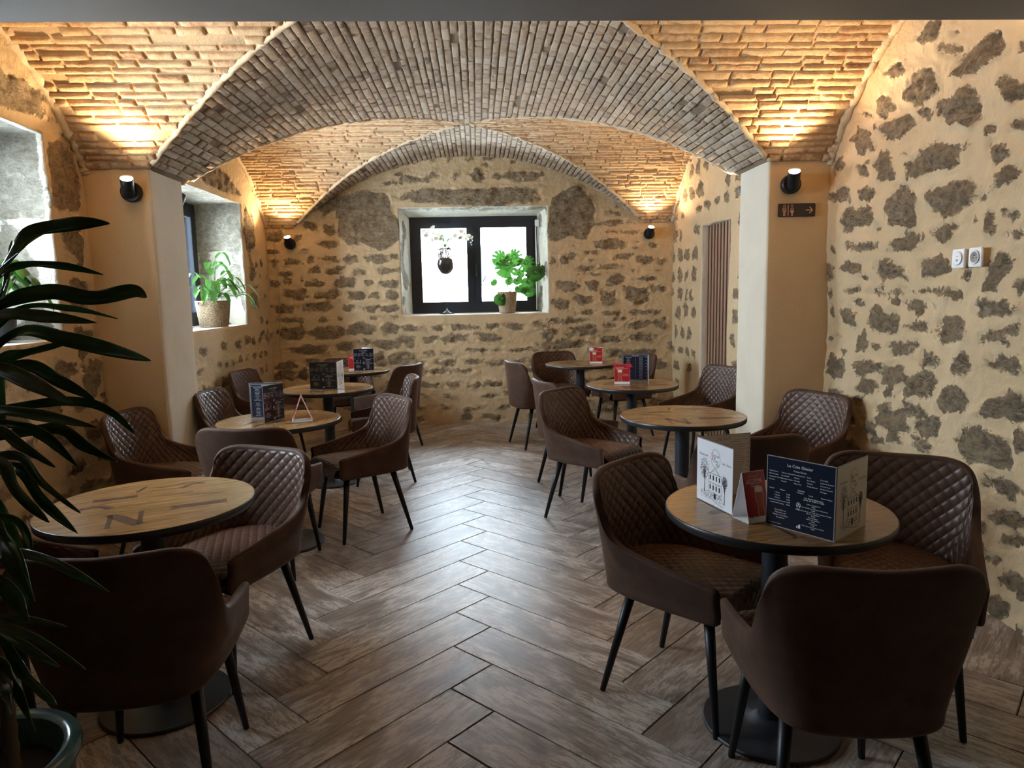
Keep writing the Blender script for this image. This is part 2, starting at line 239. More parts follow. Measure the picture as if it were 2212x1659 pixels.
M['brickA'] = mat_brick('vault_brick_grey', [(.18, .10, .058), (.38, .25, .145), (.46, .33, .215), (.33, .22, .11), (.56, .45, .34), (.42, .285, .16)], (.46, .38, .30), .3)
M['mortarA'] = mat_plaster('vault_mortar_grey', (.17, .115, .07), (.24, .17, .11), .95, .9, 60)
M['groin'] = mat_plaster('groin_mortar', (.62, .50, .35), (.55, .43, .29), .9, .8, 50)
M['outwall'] = plain('far_facade', (.85, .84, .80), .9)
M['shut'] = plain('far_shutter', (.034, .022, .019), .8)
M['farglass'] = plain('far_glass', (.014, .024, .030), .6)
M['black'] = plain('black_metal', (.010, .011, .013), .42, Metallic=.3)
M['frame'] = plain('anthracite_frame', (.012, .015, .022), .38)
M['glass'] = None
def mat_glass(name, tint=(1, 1, 1), rough=0., ior=1.45):
    m = NT(name, rough); m.b.inputs['Base Color'].default_value = (*tint, 1)
    m.b.inputs['Transmission Weight'].default_value = 1; m.b.inputs['IOR'].default_value = ior
    return m.mat
def mat_pane():
    m = NT('window_pane_glass', 0.)
    t = m.n('ShaderNodeBsdfTransparent'); t.inputs[0].default_value = (.96, .98, .98, 1)
    g = m.n('ShaderNodeBsdfGlossy'); g.inputs['Roughness'].default_value = .02
    f = m.n('ShaderNodeFresnel'); f.inputs[0].default_value = 1.35
    x = m.n('ShaderNodeMixShader'); m.l(f.outputs[0], x.inputs[0]); m.l(t.outputs[0], x.inputs[1]); m.l(g.outputs[0], x.inputs[2])
    m.l(x.outputs[0], m.t.nodes['Material Output'].inputs[0]); return m.mat
M['pane'] = mat_pane()
M['glassw'] = mat_glass('clear_vase_glass', (.80, .84, .85), 0., 1.42)
M['white'] = plain('white_plastic', (.82, .82, .82), .25)
M['whitedark'] = plain('socket_recess', (.35, .33, .30), .5)
M['metaldot'] = plain('socket_pin', (.25, .25, .26), .3, Metallic=.8)
M['bulb'] = None
def mat_emit(name, c, s):
    m = bpy.data.materials.new(name); m.use_nodes = True; t = m.node_tree
    e = t.nodes.new('ShaderNodeEmission'); e.inputs[0].default_value = (*c, 1); e.inputs[1].default_value = s
    t.links.new(e.outputs[0], t.nodes['Material Output'].inputs[0]); return m
M['bulb'] = mat_emit('lit_lamp_lens', (1, .80, .50), 22)

def mat_leather(name, c1, c2, rough, spec=.5, bs=.25, sheen=0.):
    m = NT(name, rough); o = m.obj()
    m.b.inputs['Specular IOR Level'].default_value = spec
    if sheen:
        m.b.inputs['Sheen Weight'].default_value = sheen; m.b.inputs['Sheen Roughness'].default_value = .5
        m.b.inputs['Sheen Tint'].default_value = (.6, .42, .34, 1)
    f = m.ramp(m.noise(o, 9, 5, .6, .6), [(.32, 0.), (.72, 1.)])
    m.col(m.mix(f, c1, c2))
    n2 = m.noise(o, 30, 4, .6)
    m.rgh(m.math('ADD', m.math('MULTIPLY', n2, .3), rough - .15))
    m.bump(m.noise(o, 420, 3, .6), bs, .0012)
    return m.mat
M['leather'] = mat_leather('brown_quilted_leather', (.072, .035, .021), (.12, .062, .040), .38, .42)
M['suede'] = mat_leather('brown_suede_shell', (.048, .024, .015), (.085, .044, .028), .62, .2, .3, .15)
M['piping'] = mat_leather('brown_rim', (.10, .058, .043), (.15, .09, .068), .45, .5)

def mat_wood_top():
    m = NT('wood_print_laminate', .24); o = m.obj()
    sep = m.n('ShaderNodeSeparateXYZ'); m.l(o, sep.inputs[0])
    y = m.math('MULTIPLY', sep.outputs[1], 1 / .052); row = m.math('FLOOR', y)
    wn = m.n('ShaderNodeTexWhiteNoise'); wn.noise_dimensions = '1D'; m.l(row, wn.inputs['W'])
    x2 = m.math('ADD', sep.outputs[0], m.math('MULTIPLY', wn.outputs[0], 3.1))
    seg = m.math('FLOOR', m.math('MULTIPLY', x2, 1 / .30))
    wn2 = m.n('ShaderNodeTexWhiteNoise'); wn2.noise_dimensions = '2D'
    cmb = m.n('ShaderNodeCombineXYZ'); m.l(row, cmb.inputs[0]); m.l(seg, cmb.inputs[1]); m.l(cmb.outputs[0], wn2.inputs['Vector'])
    mp = m.n('ShaderNodeMapping'); mp.inputs['Scale'].default_value = (3, 42, 1)
    cm2 = m.n('ShaderNodeVectorMath'); cm2.operation = 'ADD'; m.l(o, cm2.inputs[0])
    c3 = m.n('ShaderNodeCombineXYZ'); m.l(m.math('MULTIPLY', wn2.outputs[0], 9), c3.inputs[0]); m.l(c3.outputs[0], cm2.inputs[1])
    m.l(cm2.outputs[0], mp.inputs[0])
    g = m.noise(mp.outputs[0], 1.6, 6, .62, .8)
    c = m.ramp(g, [(.28, (.075, .036, .012)), (.45, (.23, .125, .045)), (.62, (.37, .225, .09)), (.8, (.48, .32, .15))])
    c = m.mix(m.math('MULTIPLY', wn2.outputs[0], .5), c, (.25, .14, .065))
    m.col(c); m.rgh(m.math('ADD', m.math('MULTIPLY', g, .12), .16))
    m.bump(g, .05, .001); return m.mat
M['wood'] = mat_wood_top()
M['ink'] = plain('dark_stencil_ink', (.075, .045, .028), .3)
M['edge'] = plain('black_table_edge', (.018, .018, .019), .35)

def mat_cast():
    m = NT('cast_iron_black', .45); o = m.obj(); m.b.inputs['Base Color'].default_value = (.016, .019, .025, 1)
    m.bump(m.noise(o, 260, 3, .6), .35, .002); return m.mat
M['cast'] = mat_cast()

def mat_floor():
    m = NT('weathered_wood_tile', .35); 
    u = m.attr('pu'); v = m.attr('pv'); t = m.attr('tint')
    cb = m.n('ShaderNodeCombineXYZ')
    m.l(m.math('ADD', u, m.math('MULTIPLY', t, 37)), cb.inputs[0]); m.l(m.math('ADD', v, m.math('MULTIPLY', t, 11)), cb.inputs[1])
    def mp(sx, sy):
        x = m.n('ShaderNodeMapping'); x.inputs['Scale'].default_value = (sx, sy, 1); m.l(cb.outputs[0], x.inputs[0]); return x.outputs[0]
    grain = m.noise(mp(3.2, 60), 1.5, 7, .65, .7)
    fine = m.noise(mp(14, 320), 1.0, 4, .7)
    blot = m.noise(mp(2.2, 6), 1.3, 5, .6, .5)
    chip = m.noise(mp(5.5, 26), 1.7, 9, .78, .3)
    c = m.ramp(grain, [(.3, (.095, .068, .053)), (.5, (.22, .175, .145)), (.72, (.38, .32, .275))])
    c = m.mix(m.ramp(blot, [(.4, 0.), (.66, .8)]), c, (.40, .35, .31))
    cm = m.math('MULTIPLY', m.ramp(chip, [(.475, 0.), (.515, 1.)]), m.ramp(blot, [(.38, 0.), (.56, .8)]))
    c = m.mix(cm, c, (.66, .61, .56))
    c = m.mix(m.math('MULTIPLY', m.math('POWER', t, 1.6), .6), c, (.19, .135, .10))
    c = m.mix(m.ramp(fine, [(.28, .55), (.46, 0.)]), c, (.10, .07, .05))
    m.col(c)
    m.rgh(m.math('ADD', m.math('MULTIPLY', grain, .20), .27)); m.b.inputs['Specular IOR Level'].default_value = .42
    h = m.math('ADD', m.math('MULTIPLY', fine, .8), m.math('MULTIPLY', grain, .6))
    m.bump(h, .28, .0016)
    return m.mat
M['tile'] = mat_floor()
M['grout'] = plain('dark_grout', (.022, .015, .012), .9)

def mat_leaf(name, c1, c2, rough=.35, trans=.0, vein=60):
    m = NT(name, rough); o = m.obj()
    f = m.noise(o, 14, 3, .5)
    m.col(m.mix(m.ramp(f, [(.3, 0.), (.7, 1.)]), c1, c2))
    tl = m.n('ShaderNodeBsdfTranslucent'); m.l(m.mix(.5, c1, c2), tl.inputs[0])
    if trans:
        tl.inputs[0].default_value = (*c2, 1)
        x = m.n('ShaderNodeMixShader'); x.inputs[0].default_value = trans
        m.l(m.b.outputs[0], x.inputs[1]); m.l(tl.outputs[0], x.inputs[2])
        m.l(x.outputs[0], m.t.nodes['Material Output'].inputs[0])
    m.bump(m.noise(o, vein, 2), .15, .002)
    return m.mat
M['drac'] = mat_leaf('dark_glossy_leaf', (.032, .095, .026), (.065, .18, .038), .26, .32)
M['lily'] = mat_leaf('bright_green_leaf', (.03, .10, .018), (.08, .21, .03), .3, .25)
M['monst'] = mat_leaf('mid_green_leaf', (.018, .07, .012), (.05, .16, .02), .3, .22)
M['stem'] = plain('green_stem', (.06, .13, .03), .5)
M['cane'] = plain('brown_cane', (.12, .085, .055), .8)
M['soil'] = plain('dark_soil', (.02, .014, .010), .95)
M['petal'] = plain('white_petal', (.80, .78, .66), .5, **{'Subsurface Weight': .0})
M['bark'] = plain('bark_chips', (.06, .035, .025), .8)
def mat_wicker(name, c1, c2):
    m = NT(name, .8); u = m.attr('wu'); v = m.attr('wv')
    cb = m.n('ShaderNodeCombineXYZ'); m.l(u, cb.inputs[0]); m.l(v, cb.inputs[1])
    w = m.n('ShaderNodeTexNoise'); w.inputs['Scale'].default_value = 1.1; w.inputs['Detail'].default_value = 3
    m.l(cb.outputs[0], w.inputs['Vector'])
    m.col(m.mix(m.ramp(w.outputs[0], [(.42, 0.), (.56, 1.)]), c1, c2)); return m.mat
M['wicker'] = mat_wicker('seagrass_braid', (.16, .095, .045), (.56, .43, .28))
def mat_glaze():
    m = NT('teal_glaze', .16); o = m.obj()
    f = m.noise(o, 9, 5, .6, .4)
    m.col(m.ramp(f, [(.3, (.03, .085, .10)), (.55, (.08, .19, .21)), (.75, (.22, .30, .30))])); return m.mat
M['glaze'] = mat_glaze()
M['plasticpot'] = plain('black_plastic_pot', (.015, .016, .022), .4)
M['slat'] = None
def mat_slat():
    m = NT('oak_slat', .55); o = m.obj((30, 30, 1.5)); g = m.noise(o, 2.5, 6, .6, .8)
    m.col(m.ramp(g, [(.3, (.23, .125, .075)), (.7, (.38, .23, .145))])); return m.mat
M['slat'] = mat_slat()
M['felt'] = plain('black_felt', (.008, .008, .009), .95)
M['paper'] = plain('white_card', (.78, .78, .80), .5)
M['papercream'] = plain('cream_print', (.74, .68, .60), .35)
M['night'] = plain('navy_print', (.012, .016, .030), .22)
M['red'] = plain('red_print', (.42, .016, .022), .3)
M['red2'] = plain('bright_red_print', (.55, .03, .06), .3)
M['inkblack'] = plain('black_print', (.015, .015, .018), .5)
M['inkred'] = plain('red_ink', (.35, .02, .03), .5)
M['inkwhite'] = plain('white_print', (.80, .80, .80), .5)
M['amber'] = plain('amber_print', (.38, .07, .03), .4)
M['foam'] = plain('foam_print', (.78, .70, .55), .4)
M['sheet'] = plain('clear_laminate_edge', (.34, .34, .35), .12)
M['copper'] = plain('rose_copper', (.70, .40, .28), .4)
M['signp'] = plain('dark_brown_plate', (.028, .019, .016), .45)
M['cable'] = plain('beige_cable', (.42, .30, .18), .6)

# ------------------------------------------------------------------ room dimensions
XC, RA, ZT, ZS = -.05, 2.87, 2.95, 2.22
XL, XR = -2.32, 2.24            # side walls of the front bay
XL2, XR2 = -2.27, 2.20          # side walls of the back bay
YB = 7.85; YP0, YP1 = 4.42, 4.90; PXL, PXR = -1.945, 1.84
BAYS = ((3.13, 1.30), (6.40, 1.45))
def zA(x):
    d = abs(x - XC)
    return max(ZS, ZT - RA + math.sqrt(RA * RA - d * d)) if d < 1.9 else ZS
def zB(y):
    for mid, h in BAYS:
        if abs(y - mid) < h:
            R = (h * h + .73 ** 2) / 1.46
            return ZT - R + math.sqrt(R * R - (y - mid) ** 2)
    return ZS
def zV(x, y): return max(zA(x), zB(y))

# camera from the measured perspective
cam = bpy.data.cameras.new('camera'); co = bpy.data.objects.new('camera', cam); COL.objects.link(co)
cam.sensor_width = 36; cam.lens = 36 * 1509.1 / 2212; cam.clip_start = .05
Rv = Vector((.99856, -.04960, -.02041)); Uv = Vector((.02658, .12723, .99152)); Fv = Vector((.04658, .99063, -.12837))
co.matrix_world = Matrix(((Rv.x, Uv.x, -Fv.x, 0), (Rv.y, Uv.y, -Fv.y, 0), (Rv.z, Uv.z, -Fv.z, 1.457), (0, 0, 0, 1)))
SC.camera = co

# ------------------------------------------------------------------ floor : herringbone planks
def clip_poly(poly, x0, x1, y0, y1):
    for ax, lim, sg in ((0, x0, 1), (0, x1, -1), (1, y0, 1), (1, y1, -1)):
        out = []
        for i in range(len(poly)):
            a, b = poly[i - 1], poly[i]
            ia, ib = (a[ax] - lim) * sg >= 0, (b[ax] - lim) * sg >= 0
            if ia != ib:
                t = (lim - a[ax]) / (b[ax] - a[ax]); out.append((a[0] + t * (b[0] - a[0]), a[1] + t * (b[1] - a[1])))
            if ib: out.append(b)
        poly = out
        if not poly: return poly
    return poly
def build_floor():
    W, L = .22265, .91; s2 = 2 ** .5
    ox, oy = .021 - W / s2, 6.074 + W / s2
    eu, ev = np.array([-1, -1]) / s2, np.array([1, -1]) / s2
    V, F, PU, PV, T = [], [], [], [], []
    g = .0023; R = random.Random(3)
    for mm in range(-8, 9):
        for k in range(-60, 61):
            for kind in (0, 1):
                if kind == 0: u0, v0, lu, lv = k * W - mm * L, k * W + mm * L, L, W
                else: u0, v0, lu, lv = (k - 1) * W - mm * L, k * W + mm * L, W, L
                c = np.array([ox, oy]) + (u0 + lu / 2) * eu + (v0 + lv / 2) * ev
                if not (-3 < c[0] < 3 and -3.2 < c[1] < 8.6): continue
                t = R.random(); R.random()
                poly = []
                for a, b in ((u0 + g, v0 + g), (u0 + lu - g, v0 + g), (u0 + lu - g, v0 + lv - g), (u0 + g, v0 + lv - g)):
                    q = np.array([ox, oy]) + a * eu + b * ev; poly.append((q[0], q[1]))
                poly = clip_poly(poly, XL - .02, XR + .02, -2.5, YB + .05)
                if len(poly) < 3: continue
                cx = sum(p[0] for p in poly) / len(poly); cy = sum(p[1] for p in poly) / len(poly)
                b0 = len(V); n = len(poly)
                for ring in (0, 1):
                    for x, y in poly:
                        dx, dy = cx - x, cy - y; dl = math.hypot(dx, dy) or 1
                        if ring: x += dx / dl * .003; y += dy / dl * .003
                        V.append((x, y, 0 if ring else -.0030))
                        r = np.array([x - ox, y - oy]); a, b = float(r @ eu) - u0, float(r @ ev) - v0
                        if kind: a, b = b, a
                        PU.append(a); PV.append(b); T.append(t)
                F.append(tuple(b0 + n + i for i in range(n)))
                for i in range(n):
                    j = (i + 1) % n; F.append((b0 + i, b0 + j, b0 + n + j, b0 + n + i))
    nb = len(F)
    b0 = len(V)
    for x, y in ((-2.5, -2.6), (2.5, -2.6), (2.5, 8), (-2.5, 8)):
        for z in (-.0031, -.12): V.append((x, y, z)); PU.append(0); PV.append(0); T.append(0)
    F += [(b0, b0 + 2, b0 + 4, b0 + 6), (b0 + 1, b0 + 7, b0 + 5, b0 + 3)] + [(b0 + 2 * i, b0 + 2 * i + 1, b0 + (2 * i + 3) % 8, b0 + (2 * i + 2) % 8) for i in range(4)]
    o = mesh_obj('floor', V, F, [M['tile'], M['grout']], smooth=False, mi=[0] * nb + [1] * (len(F) - nb), attrs={'pu': PU, 'pv': PV, 'tint': T})
    struct(o)
build_floor()

# ------------------------------------------------------------------ stone walls
def sdf_of(U, Vv, stones, seed):
    U = np.asarray(U); Vv = np.asarray(Vv); best = np.full(U.shape, -.06); tint = np.zeros(U.shape)
    R = random.Random(seed)
    for s in stones:
        cu, cv, au, av, bu, bv = s
        t = R.random(); ph = [R.uniform(0, 6.28) for _ in range(3)]; am = [R.uniform(.04, .12) for _ in range(3)]; pw = R.uniform(2.3, 3.4)
        det = au * bv - av * bu
        if abs(det) < 1e-7: continue
        du, dv = U - cu, Vv - cv
        p = (du * bv - dv * bu) / det; q = (dv * au - du * av) / det
        th = np.arctan2(q, p)
        wob = 1 + am[0] * np.sin(2 * th + ph[0]) + am[1] * np.sin(3 * th + ph[1]) + am[2] * np.sin(5 * th + ph[2])
        nr = (np.abs(p) ** pw + np.abs(q) ** pw) ** (1 / pw) / wob
        rm = min(math.hypot(au, av), math.hypot(bu, bv))
        d = np.clip((1.0 - nr) * rm, -.06, .06)
        w = d > best
        tint = np.where(w, t, tint); best = np.where(w, d, best)
    return best, tint

def rows(u0, u1, v0, v1, seed, wr=(.10, .30), hr=(.07, .13), gap=(.05, .10), skip=None, drop=.12):
    R = random.Random(seed); out = []; v = v0
    while v < v1:
        h = R.uniform(*hr); u = u0 + R.uniform(-.1, .05)
        while u < u1:
            w = R.uniform(*wr); c = (u + w / 2, v + h / 2 + R.uniform(-.015, .015))
            if R.random() > drop and not (skip and skip(*c)):
                a = R.uniform(-.14, .14); hh = h * R.uniform(.75, 1.05) / 2
                out.append((c[0], c[1], w / 2 * math.cos(a), w / 2 * math.sin(a), -hh * math.sin(a), hh * math.cos(a)))
            u += w + R.uniform(*gap)
        v += h + R.uniform(gap[0] * .7, gap[1] * .8)
    return out

def lines(a, b, step, marks):
    n = max(1, round((b - a) / step)); L = [a + (b - a) * i / n for i in range(n + 1)]
    for m in marks:
        k = min(range(1, n), key=lambda i: abs(L[i] - m)); L[k] = m
    return L

def wall(name, P, u0, u1, v0, v1, step, stones, mats, hole=None, target=None, depth=.4, top=None, sill_flat=True, seed=1, rev_sdf=None, amp=.010, fine=True):
    """P(u,v,d): point of the wall, d metres into the room"""
    mu = [hole[0], hole[1]] if hole else []; mv = [hole[2], hole[3]] if hole else []
    us, vs = lines(u0, u1, step, mu), lines(v0, v1, step, mv)
    U, Vv = np.meshgrid(us, vs)
    sd, ti = sdf_of(U, Vv, stones, seed)
    V, F, MI = [], [], []
    idx = {}
    for j, v in enumerate(vs):
        for i, u in enumerate(us):
            d = noise.noise(Vector((u * 1.3 + seed * 7, v * 1.3, 0))) * amp * 1.8 + noise.noise(Vector((u * 5 + seed, v * 5, 3))) * amp * .5
            d += max(-.012, min(.012, sd[j, i] * .45)) * .8
            s_ = sd[j, i]
            if s_ > -.012:
                k_ = min(1, (s_ + .012) / .02); q_ = Vector((u * 9, v * 13, seed * 3 + ti[j, i] * 9))
                d += (noise.turbulence(q_, 4, False, noise_basis='PERLIN_ORIGINAL', amplitude_scale=.6, frequency_scale=2.3) - .55) * .022 * k_
            elif fine: d += noise.noise(Vector((u * 22, v * 22, seed))) * .0022
            du = dv = 0
            idx[i, j] = len(V); V.append(P(u, v, d))
    SD = list(sd.ravel()); TI = list(ti.ravel())
    n = len(us)
    for j in range(len(vs) - 1):
        for i in range(n - 1):
            if hole:
                uc, vc = (us[i] + us[i + 1]) / 2, (vs[j] + vs[j + 1]) / 2
                if hole[0] < uc < hole[1] and hole[2] < vc < hole[3]: continue
            if top and vs[j] > top(us[i]) + .12 and vs[j] > top(us[i + 1]) + .12: continue
            F.append((j * n + i, j * n + i + 1, (j + 1) * n + i + 1, (j + 1) * n + i)); MI.append(0)
    if hole:
        i0, i1 = us.index(hole[0]), us.index(hole[1]); j0, j1 = vs.index(hole[2]), vs.index(hole[3])
        ring = [(i, j0) for i in range(i0, i1)] + [(i1, j) for j in range(j0, j1)] + [(i, j1) for i in range(i1, i0, -1)] + [(i0, j) for j in range(j1, j0, -1)]
        side = ['b'] * (i1 - i0) + ['r'] * (j1 - j0) + ['t'] * (i1 - i0) + ['l'] * (j1 - j0)
        K = max(4, int(depth / .03)); prev = [idx[r] for r in ring]; m = len(ring)
        for k in range(1, K + 1):
            t = k / K; cur = []
            for (i, j), sdn in zip(ring, side):
                u, v = us[i], vs[j]
                tu = target[0] + (u - hole[0]) / (hole[1] - hole[0]) * (target[1] - target[0])
                tv = target[2] + (v - hole[2]) / (hole[3] - hole[2]) * (target[3] - target[2])
                uu, vv = u + (tu - u) * t, v + (tv - v) * t
                w = (noise.noise(Vector((uu * 6 + 5, vv * 6, t * 3 + seed))) * .010 + noise.noise(Vector((uu * 20, vv * 20, t * 8))) * .003) * min(1, (1 - t) * 4)
                if sdn == 'b': vv += w * (.15 if sill_flat else 1)
                elif sdn == 't': vv += w
                else: uu += w
                cur.append(len(V)); V.append(P(uu, vv, -depth * t))
                s = rev_sdf(uu, vv, t, sdn) if rev_sdf else -.05
                if t < .07: s = min(s, sd[j, i])
                SD.append(s); TI.append(.2)
            for q in range(m):
                r = (q + 1) % m
                F.append((prev[q], prev[r], cur[r], cur[q])); MI.append(2 if side[q] == 'b' else 1)
            prev = cur
    o = mesh_obj(name, V, F, mats, smooth=True, mi=MI, attrs={'sdf': SD, 'tint': TI})
    return struct(o)

# back wall
def jamb_sdf(u, v, t, s):
    if s == 'b': return -.05
    n = noise.noise(Vector((u * 4 + 3, v * 4, t * 2))) 
    return max(-.05, min(.04, (n - .10) * .12)) if s != 't' else .03 - t * .08
back_st = [tuple(s) for s in DATA['back']]
HB = (-.835, .80, 1.235, 2.41)
back_st += rows(-.9, .75, .02, 1.12, 11, (.12, .34), (.055, .11), (.04, .09))
back_st += rows(-2.25, -.9, .02, .72, 12, (.12, .32), (.06, .12), (.04, .09)) + rows(.8, 2.2, .02, .62, 13, (.12, .32), (.06, .12), (.04, .09))
back_st += rows(-.7, 1.0, 2.70, 2.9, 15, (.06, .18), (.05, .08), (.08, .16))
back_st = [s for s in back_st if not (HB[0] - .02 < s[0] < HB[1] and 1.12 < s[1] < 2.42 and s[2] < .2)]
wall('wall_back', lambda u, v, d: (u, YB - d, v), -2.4, 2.35, -.02, 3.02, .0135, back_st, [M['stone'], M['reveal'], M['sill']],
     hole=HB, target=(-.75, .708, 1.247, 2.336), depth=.29, top=zA, seed=2, rev_sdf=jamb_sdf)
# right wall, front bay: runs back towards the camera
right_st = [tuple(s) for s in DATA['right']]
right_st += rows(2.5, 4.4, .0, .42, 21, (.14, .34), (.08, .16), (.06, .12), skip=lambda u, v: u < 3.25)
right_st += rows(-2.4, 2.45, .02, 2.3, 22, (.14, .36), (.12, .2), (.07, .13))
right_st += rows(3.0, 4.4, .42, .95, 23, (.14, .3), (.08, .15), (.05, .10), skip=lambda u, v: u < 3.2 + (.95 - v) * .5)
wall('wall_right', lambda u, v, d: (XR - d, u, v), 1.9, 4.46, -.02, 3.0, .0125, right_st, [M['stone'], M['reveal'], M['sill']], top=lambda u: zB(u) + .02 if u > 1.84 else 2.4, seed=4, amp=.016)
# right wall, back bay, with the opening of the slatted door
rb_st = rows(5.0, 7.8, .05, 2.75, 31, (.10, .24), (.09, .17), (.05, .11), skip=lambda u, v: 5.98 < u < 6.98 and v < 2.2)
HD = (6.10, 6.86, -.02 + .0, 2.07)
wall('wall_right_rear', lambda u, v, d: (XR2 - d, u, v), 4.86, 7.9, -.02, 3.0, .017, rb_st, [M['stone'], M['pillar2'], M['pillar2']], hole=(6.10, 6.86, .02, 2.07), target=(6.11, 6.85, .02, 2.06), depth=.09, top=lambda u: zB(u) + .02, seed=5)
# left wall, front bay
HL1 = (2.60, 4.06, 1.25, 2.372)
l1 = [(4.22, 2.17, .15, 0, 0, .21), (3.6, 2.52, .55, 0, 0, .10), (4.24, 1.80, .12, 0, 0, .11), (4.24, 1.50, .11, 0, 0, .09), (4.25, 1.22, .10, 0, 0, .09)]
l1 += rows(2.4, 4.38, .02, 1.10, 41, (.12, .30), (.08, .15), (.05, .1)) + rows(-2.4, 2.5, .02, 2.3, 42, (.14, .36), (.12, .2), (.07, .13))
l1 += [(4.28, .98, .09, 0, 0, .12)]
def rv1(u, v, t, s):
    if s == 'b': return -.05
    n = noise.noise(Vector((u * 3 + 3, v * 5, t * 3)))
    return .035 if (v > 1.92 or s == 't') else max(-.05, min(.04, (n + .02) * .16))
wall('wall_left', lambda u, v, d: (XL + d, u, v), 1.9, 4.46, -.02, 3.0, .017, l1, [M['stone_l'], M['reveal'], M['sill']], hole=HL1, target=(2.66, 4.03, 1.255, 2.36), depth=.46, top=lambda u: zB(u) + .02 if u > 1.84 else 2.4, seed=6, rev_sdf=rv1)
# left wall, back bay
HL2 = (5.62, 7.08, 1.208, 2.376)
l2 = [(7.28, 2.12, .17, 0, 0, .22), (6.5, 2.52, .5, 0, 0, .10), (7.25, 1.72, .10, 0, 0, .10), (7.3, 1.45, .1, 0, 0, .07)]
l2 += rows(5.0, 7.8, .02, 1.06, 43, (.08, .2), (.05, .12), (.04, .1)) + rows(7.2, 7.8, 1.06, 1.8, 44, (.06, .14), (.05, .1), (.04, .08), drop=.3)
wall('wall_left_rear', lambda u, v, d: (XL2 + d, u, v), 4.86, 7.9, -.02, 3.0, .017, l2, [M['stone_l'], M['reveal'], M['sill']], hole=HL2, target=(5.66, 7.04, 1.212, 2.365), depth=.44, top=lambda u: zB(u) + .02, seed=8, rev_sdf=rv1)
wall('wall_right_front', lambda u, v, d: (XR - d, u, v), -2.5, 1.9, -.02, 2.4, .05, rows(-2.4, 1.9, .02, 2.3, 22, (.14, .36), (.12, .2), (.07, .13)), [M['stone'], M['reveal'], M['sill']], seed=4, amp=.016)
wall('wall_left_front', lambda u, v, d: (XL + d, u, v), -2.5, 1.9, -.02, 2.4, .05, rows(-2.4, 1.9, .02, 2.3, 42, (.14, .36), (.12, .2), (.07, .13)), [M['stone_l'], M['reveal'], M['sill']], seed=6)
# wall behind the camera and the flat grey ceiling / lintel the picture looks out from
b = MB(); b.box(-2.5, 2.45, -2.62, -2.5, -.02, 2.4); struct(b.build('wall_front', M['pillar2'], smooth=False))
b = MB(); b.rbox(-2.6, 2.55, -2.62, 2.30, 2.297, 3.25, .006); o = struct(b.build('trim_1', M['beam'], smooth=False)); o['label'] = 'flat dark grey lintel across the top'

# pillars
def pillar(name, x0, x1):
    V, F = [], []; nx, ny, nz = 14, 14, 60
    def add_face(f, na, nb):
        b0 = len(V)
        for j in range(nb + 1):
            for i in range(na + 1): V.append(f(i / na, j / nb))
        for j in range(nb):
            for i in range(na): F.append((b0 + j * (na + 1) + i, b0 + j * (na + 1) + i + 1, b0 + (j + 1) * (na + 1) + i + 1, b0 + (j + 1) * (na + 1) + i))
    def wob(x, y, z): return noise.noise(Vector((x * 2, y * 2, z * 1.6))) * .006
    H = 2.26
    # rounded rectangular outline swept upward
    r = .02; ring = []
    for cx, cy, a0 in ((x1 - r, YP0 + r, -90), (x1 - r, YP1 - r, 0), (x0 + r, YP1 - r, 90), (x0 + r, YP0 + r, 180)):
        for k in range(5):
            a = math.radians(a0 + k * 22.5); ring.append((cx + r * math.cos(a), cy + r * math.sin(a), math.cos(a), math.sin(a)))
    full = []
    for i in range(len(ring)):
        a, c = ring[i], ring[(i + 1) % len(ring)]
        L = math.hypot(c[0] - a[0], c[1] - a[1]); n = max(1, int(L / .04))
        for k in range(n):
            t = k / n; full.append(tuple(a[q] + (c[q] - a[q]) * t for q in range(4)))
    n = len(full)
    for j in range(nz + 1):
        z = -.01 + H * j / nz
        for x, y, ax, ay in full:
            w = wob(x, y, z); V.append((x + ax * w, y + ay * w, z))
    for j in range(nz):
        for i in range(n):
            k = (i + 1) % n; F.append((j * n + i, j * n + k, (j + 1) * n + k, (j + 1) * n + i))
    mi = []
    for f in F:
        c = [V[i] for i in f]; cx = sum(p[0] for p in c) / 4
        inner = (x0 < 0 and cx > x1 - .012) or (x0 > 0 and cx < x0 + .012)
        mi.append(1 if inner else 0)
    return struct(mesh_obj(name, V, F, [M['pillar'], M['pillar2']], mi=mi))
pillar('wall_pillar_left', XL - .03, PXL); pillar('wall_pillar_right', PXR, XR + .03)

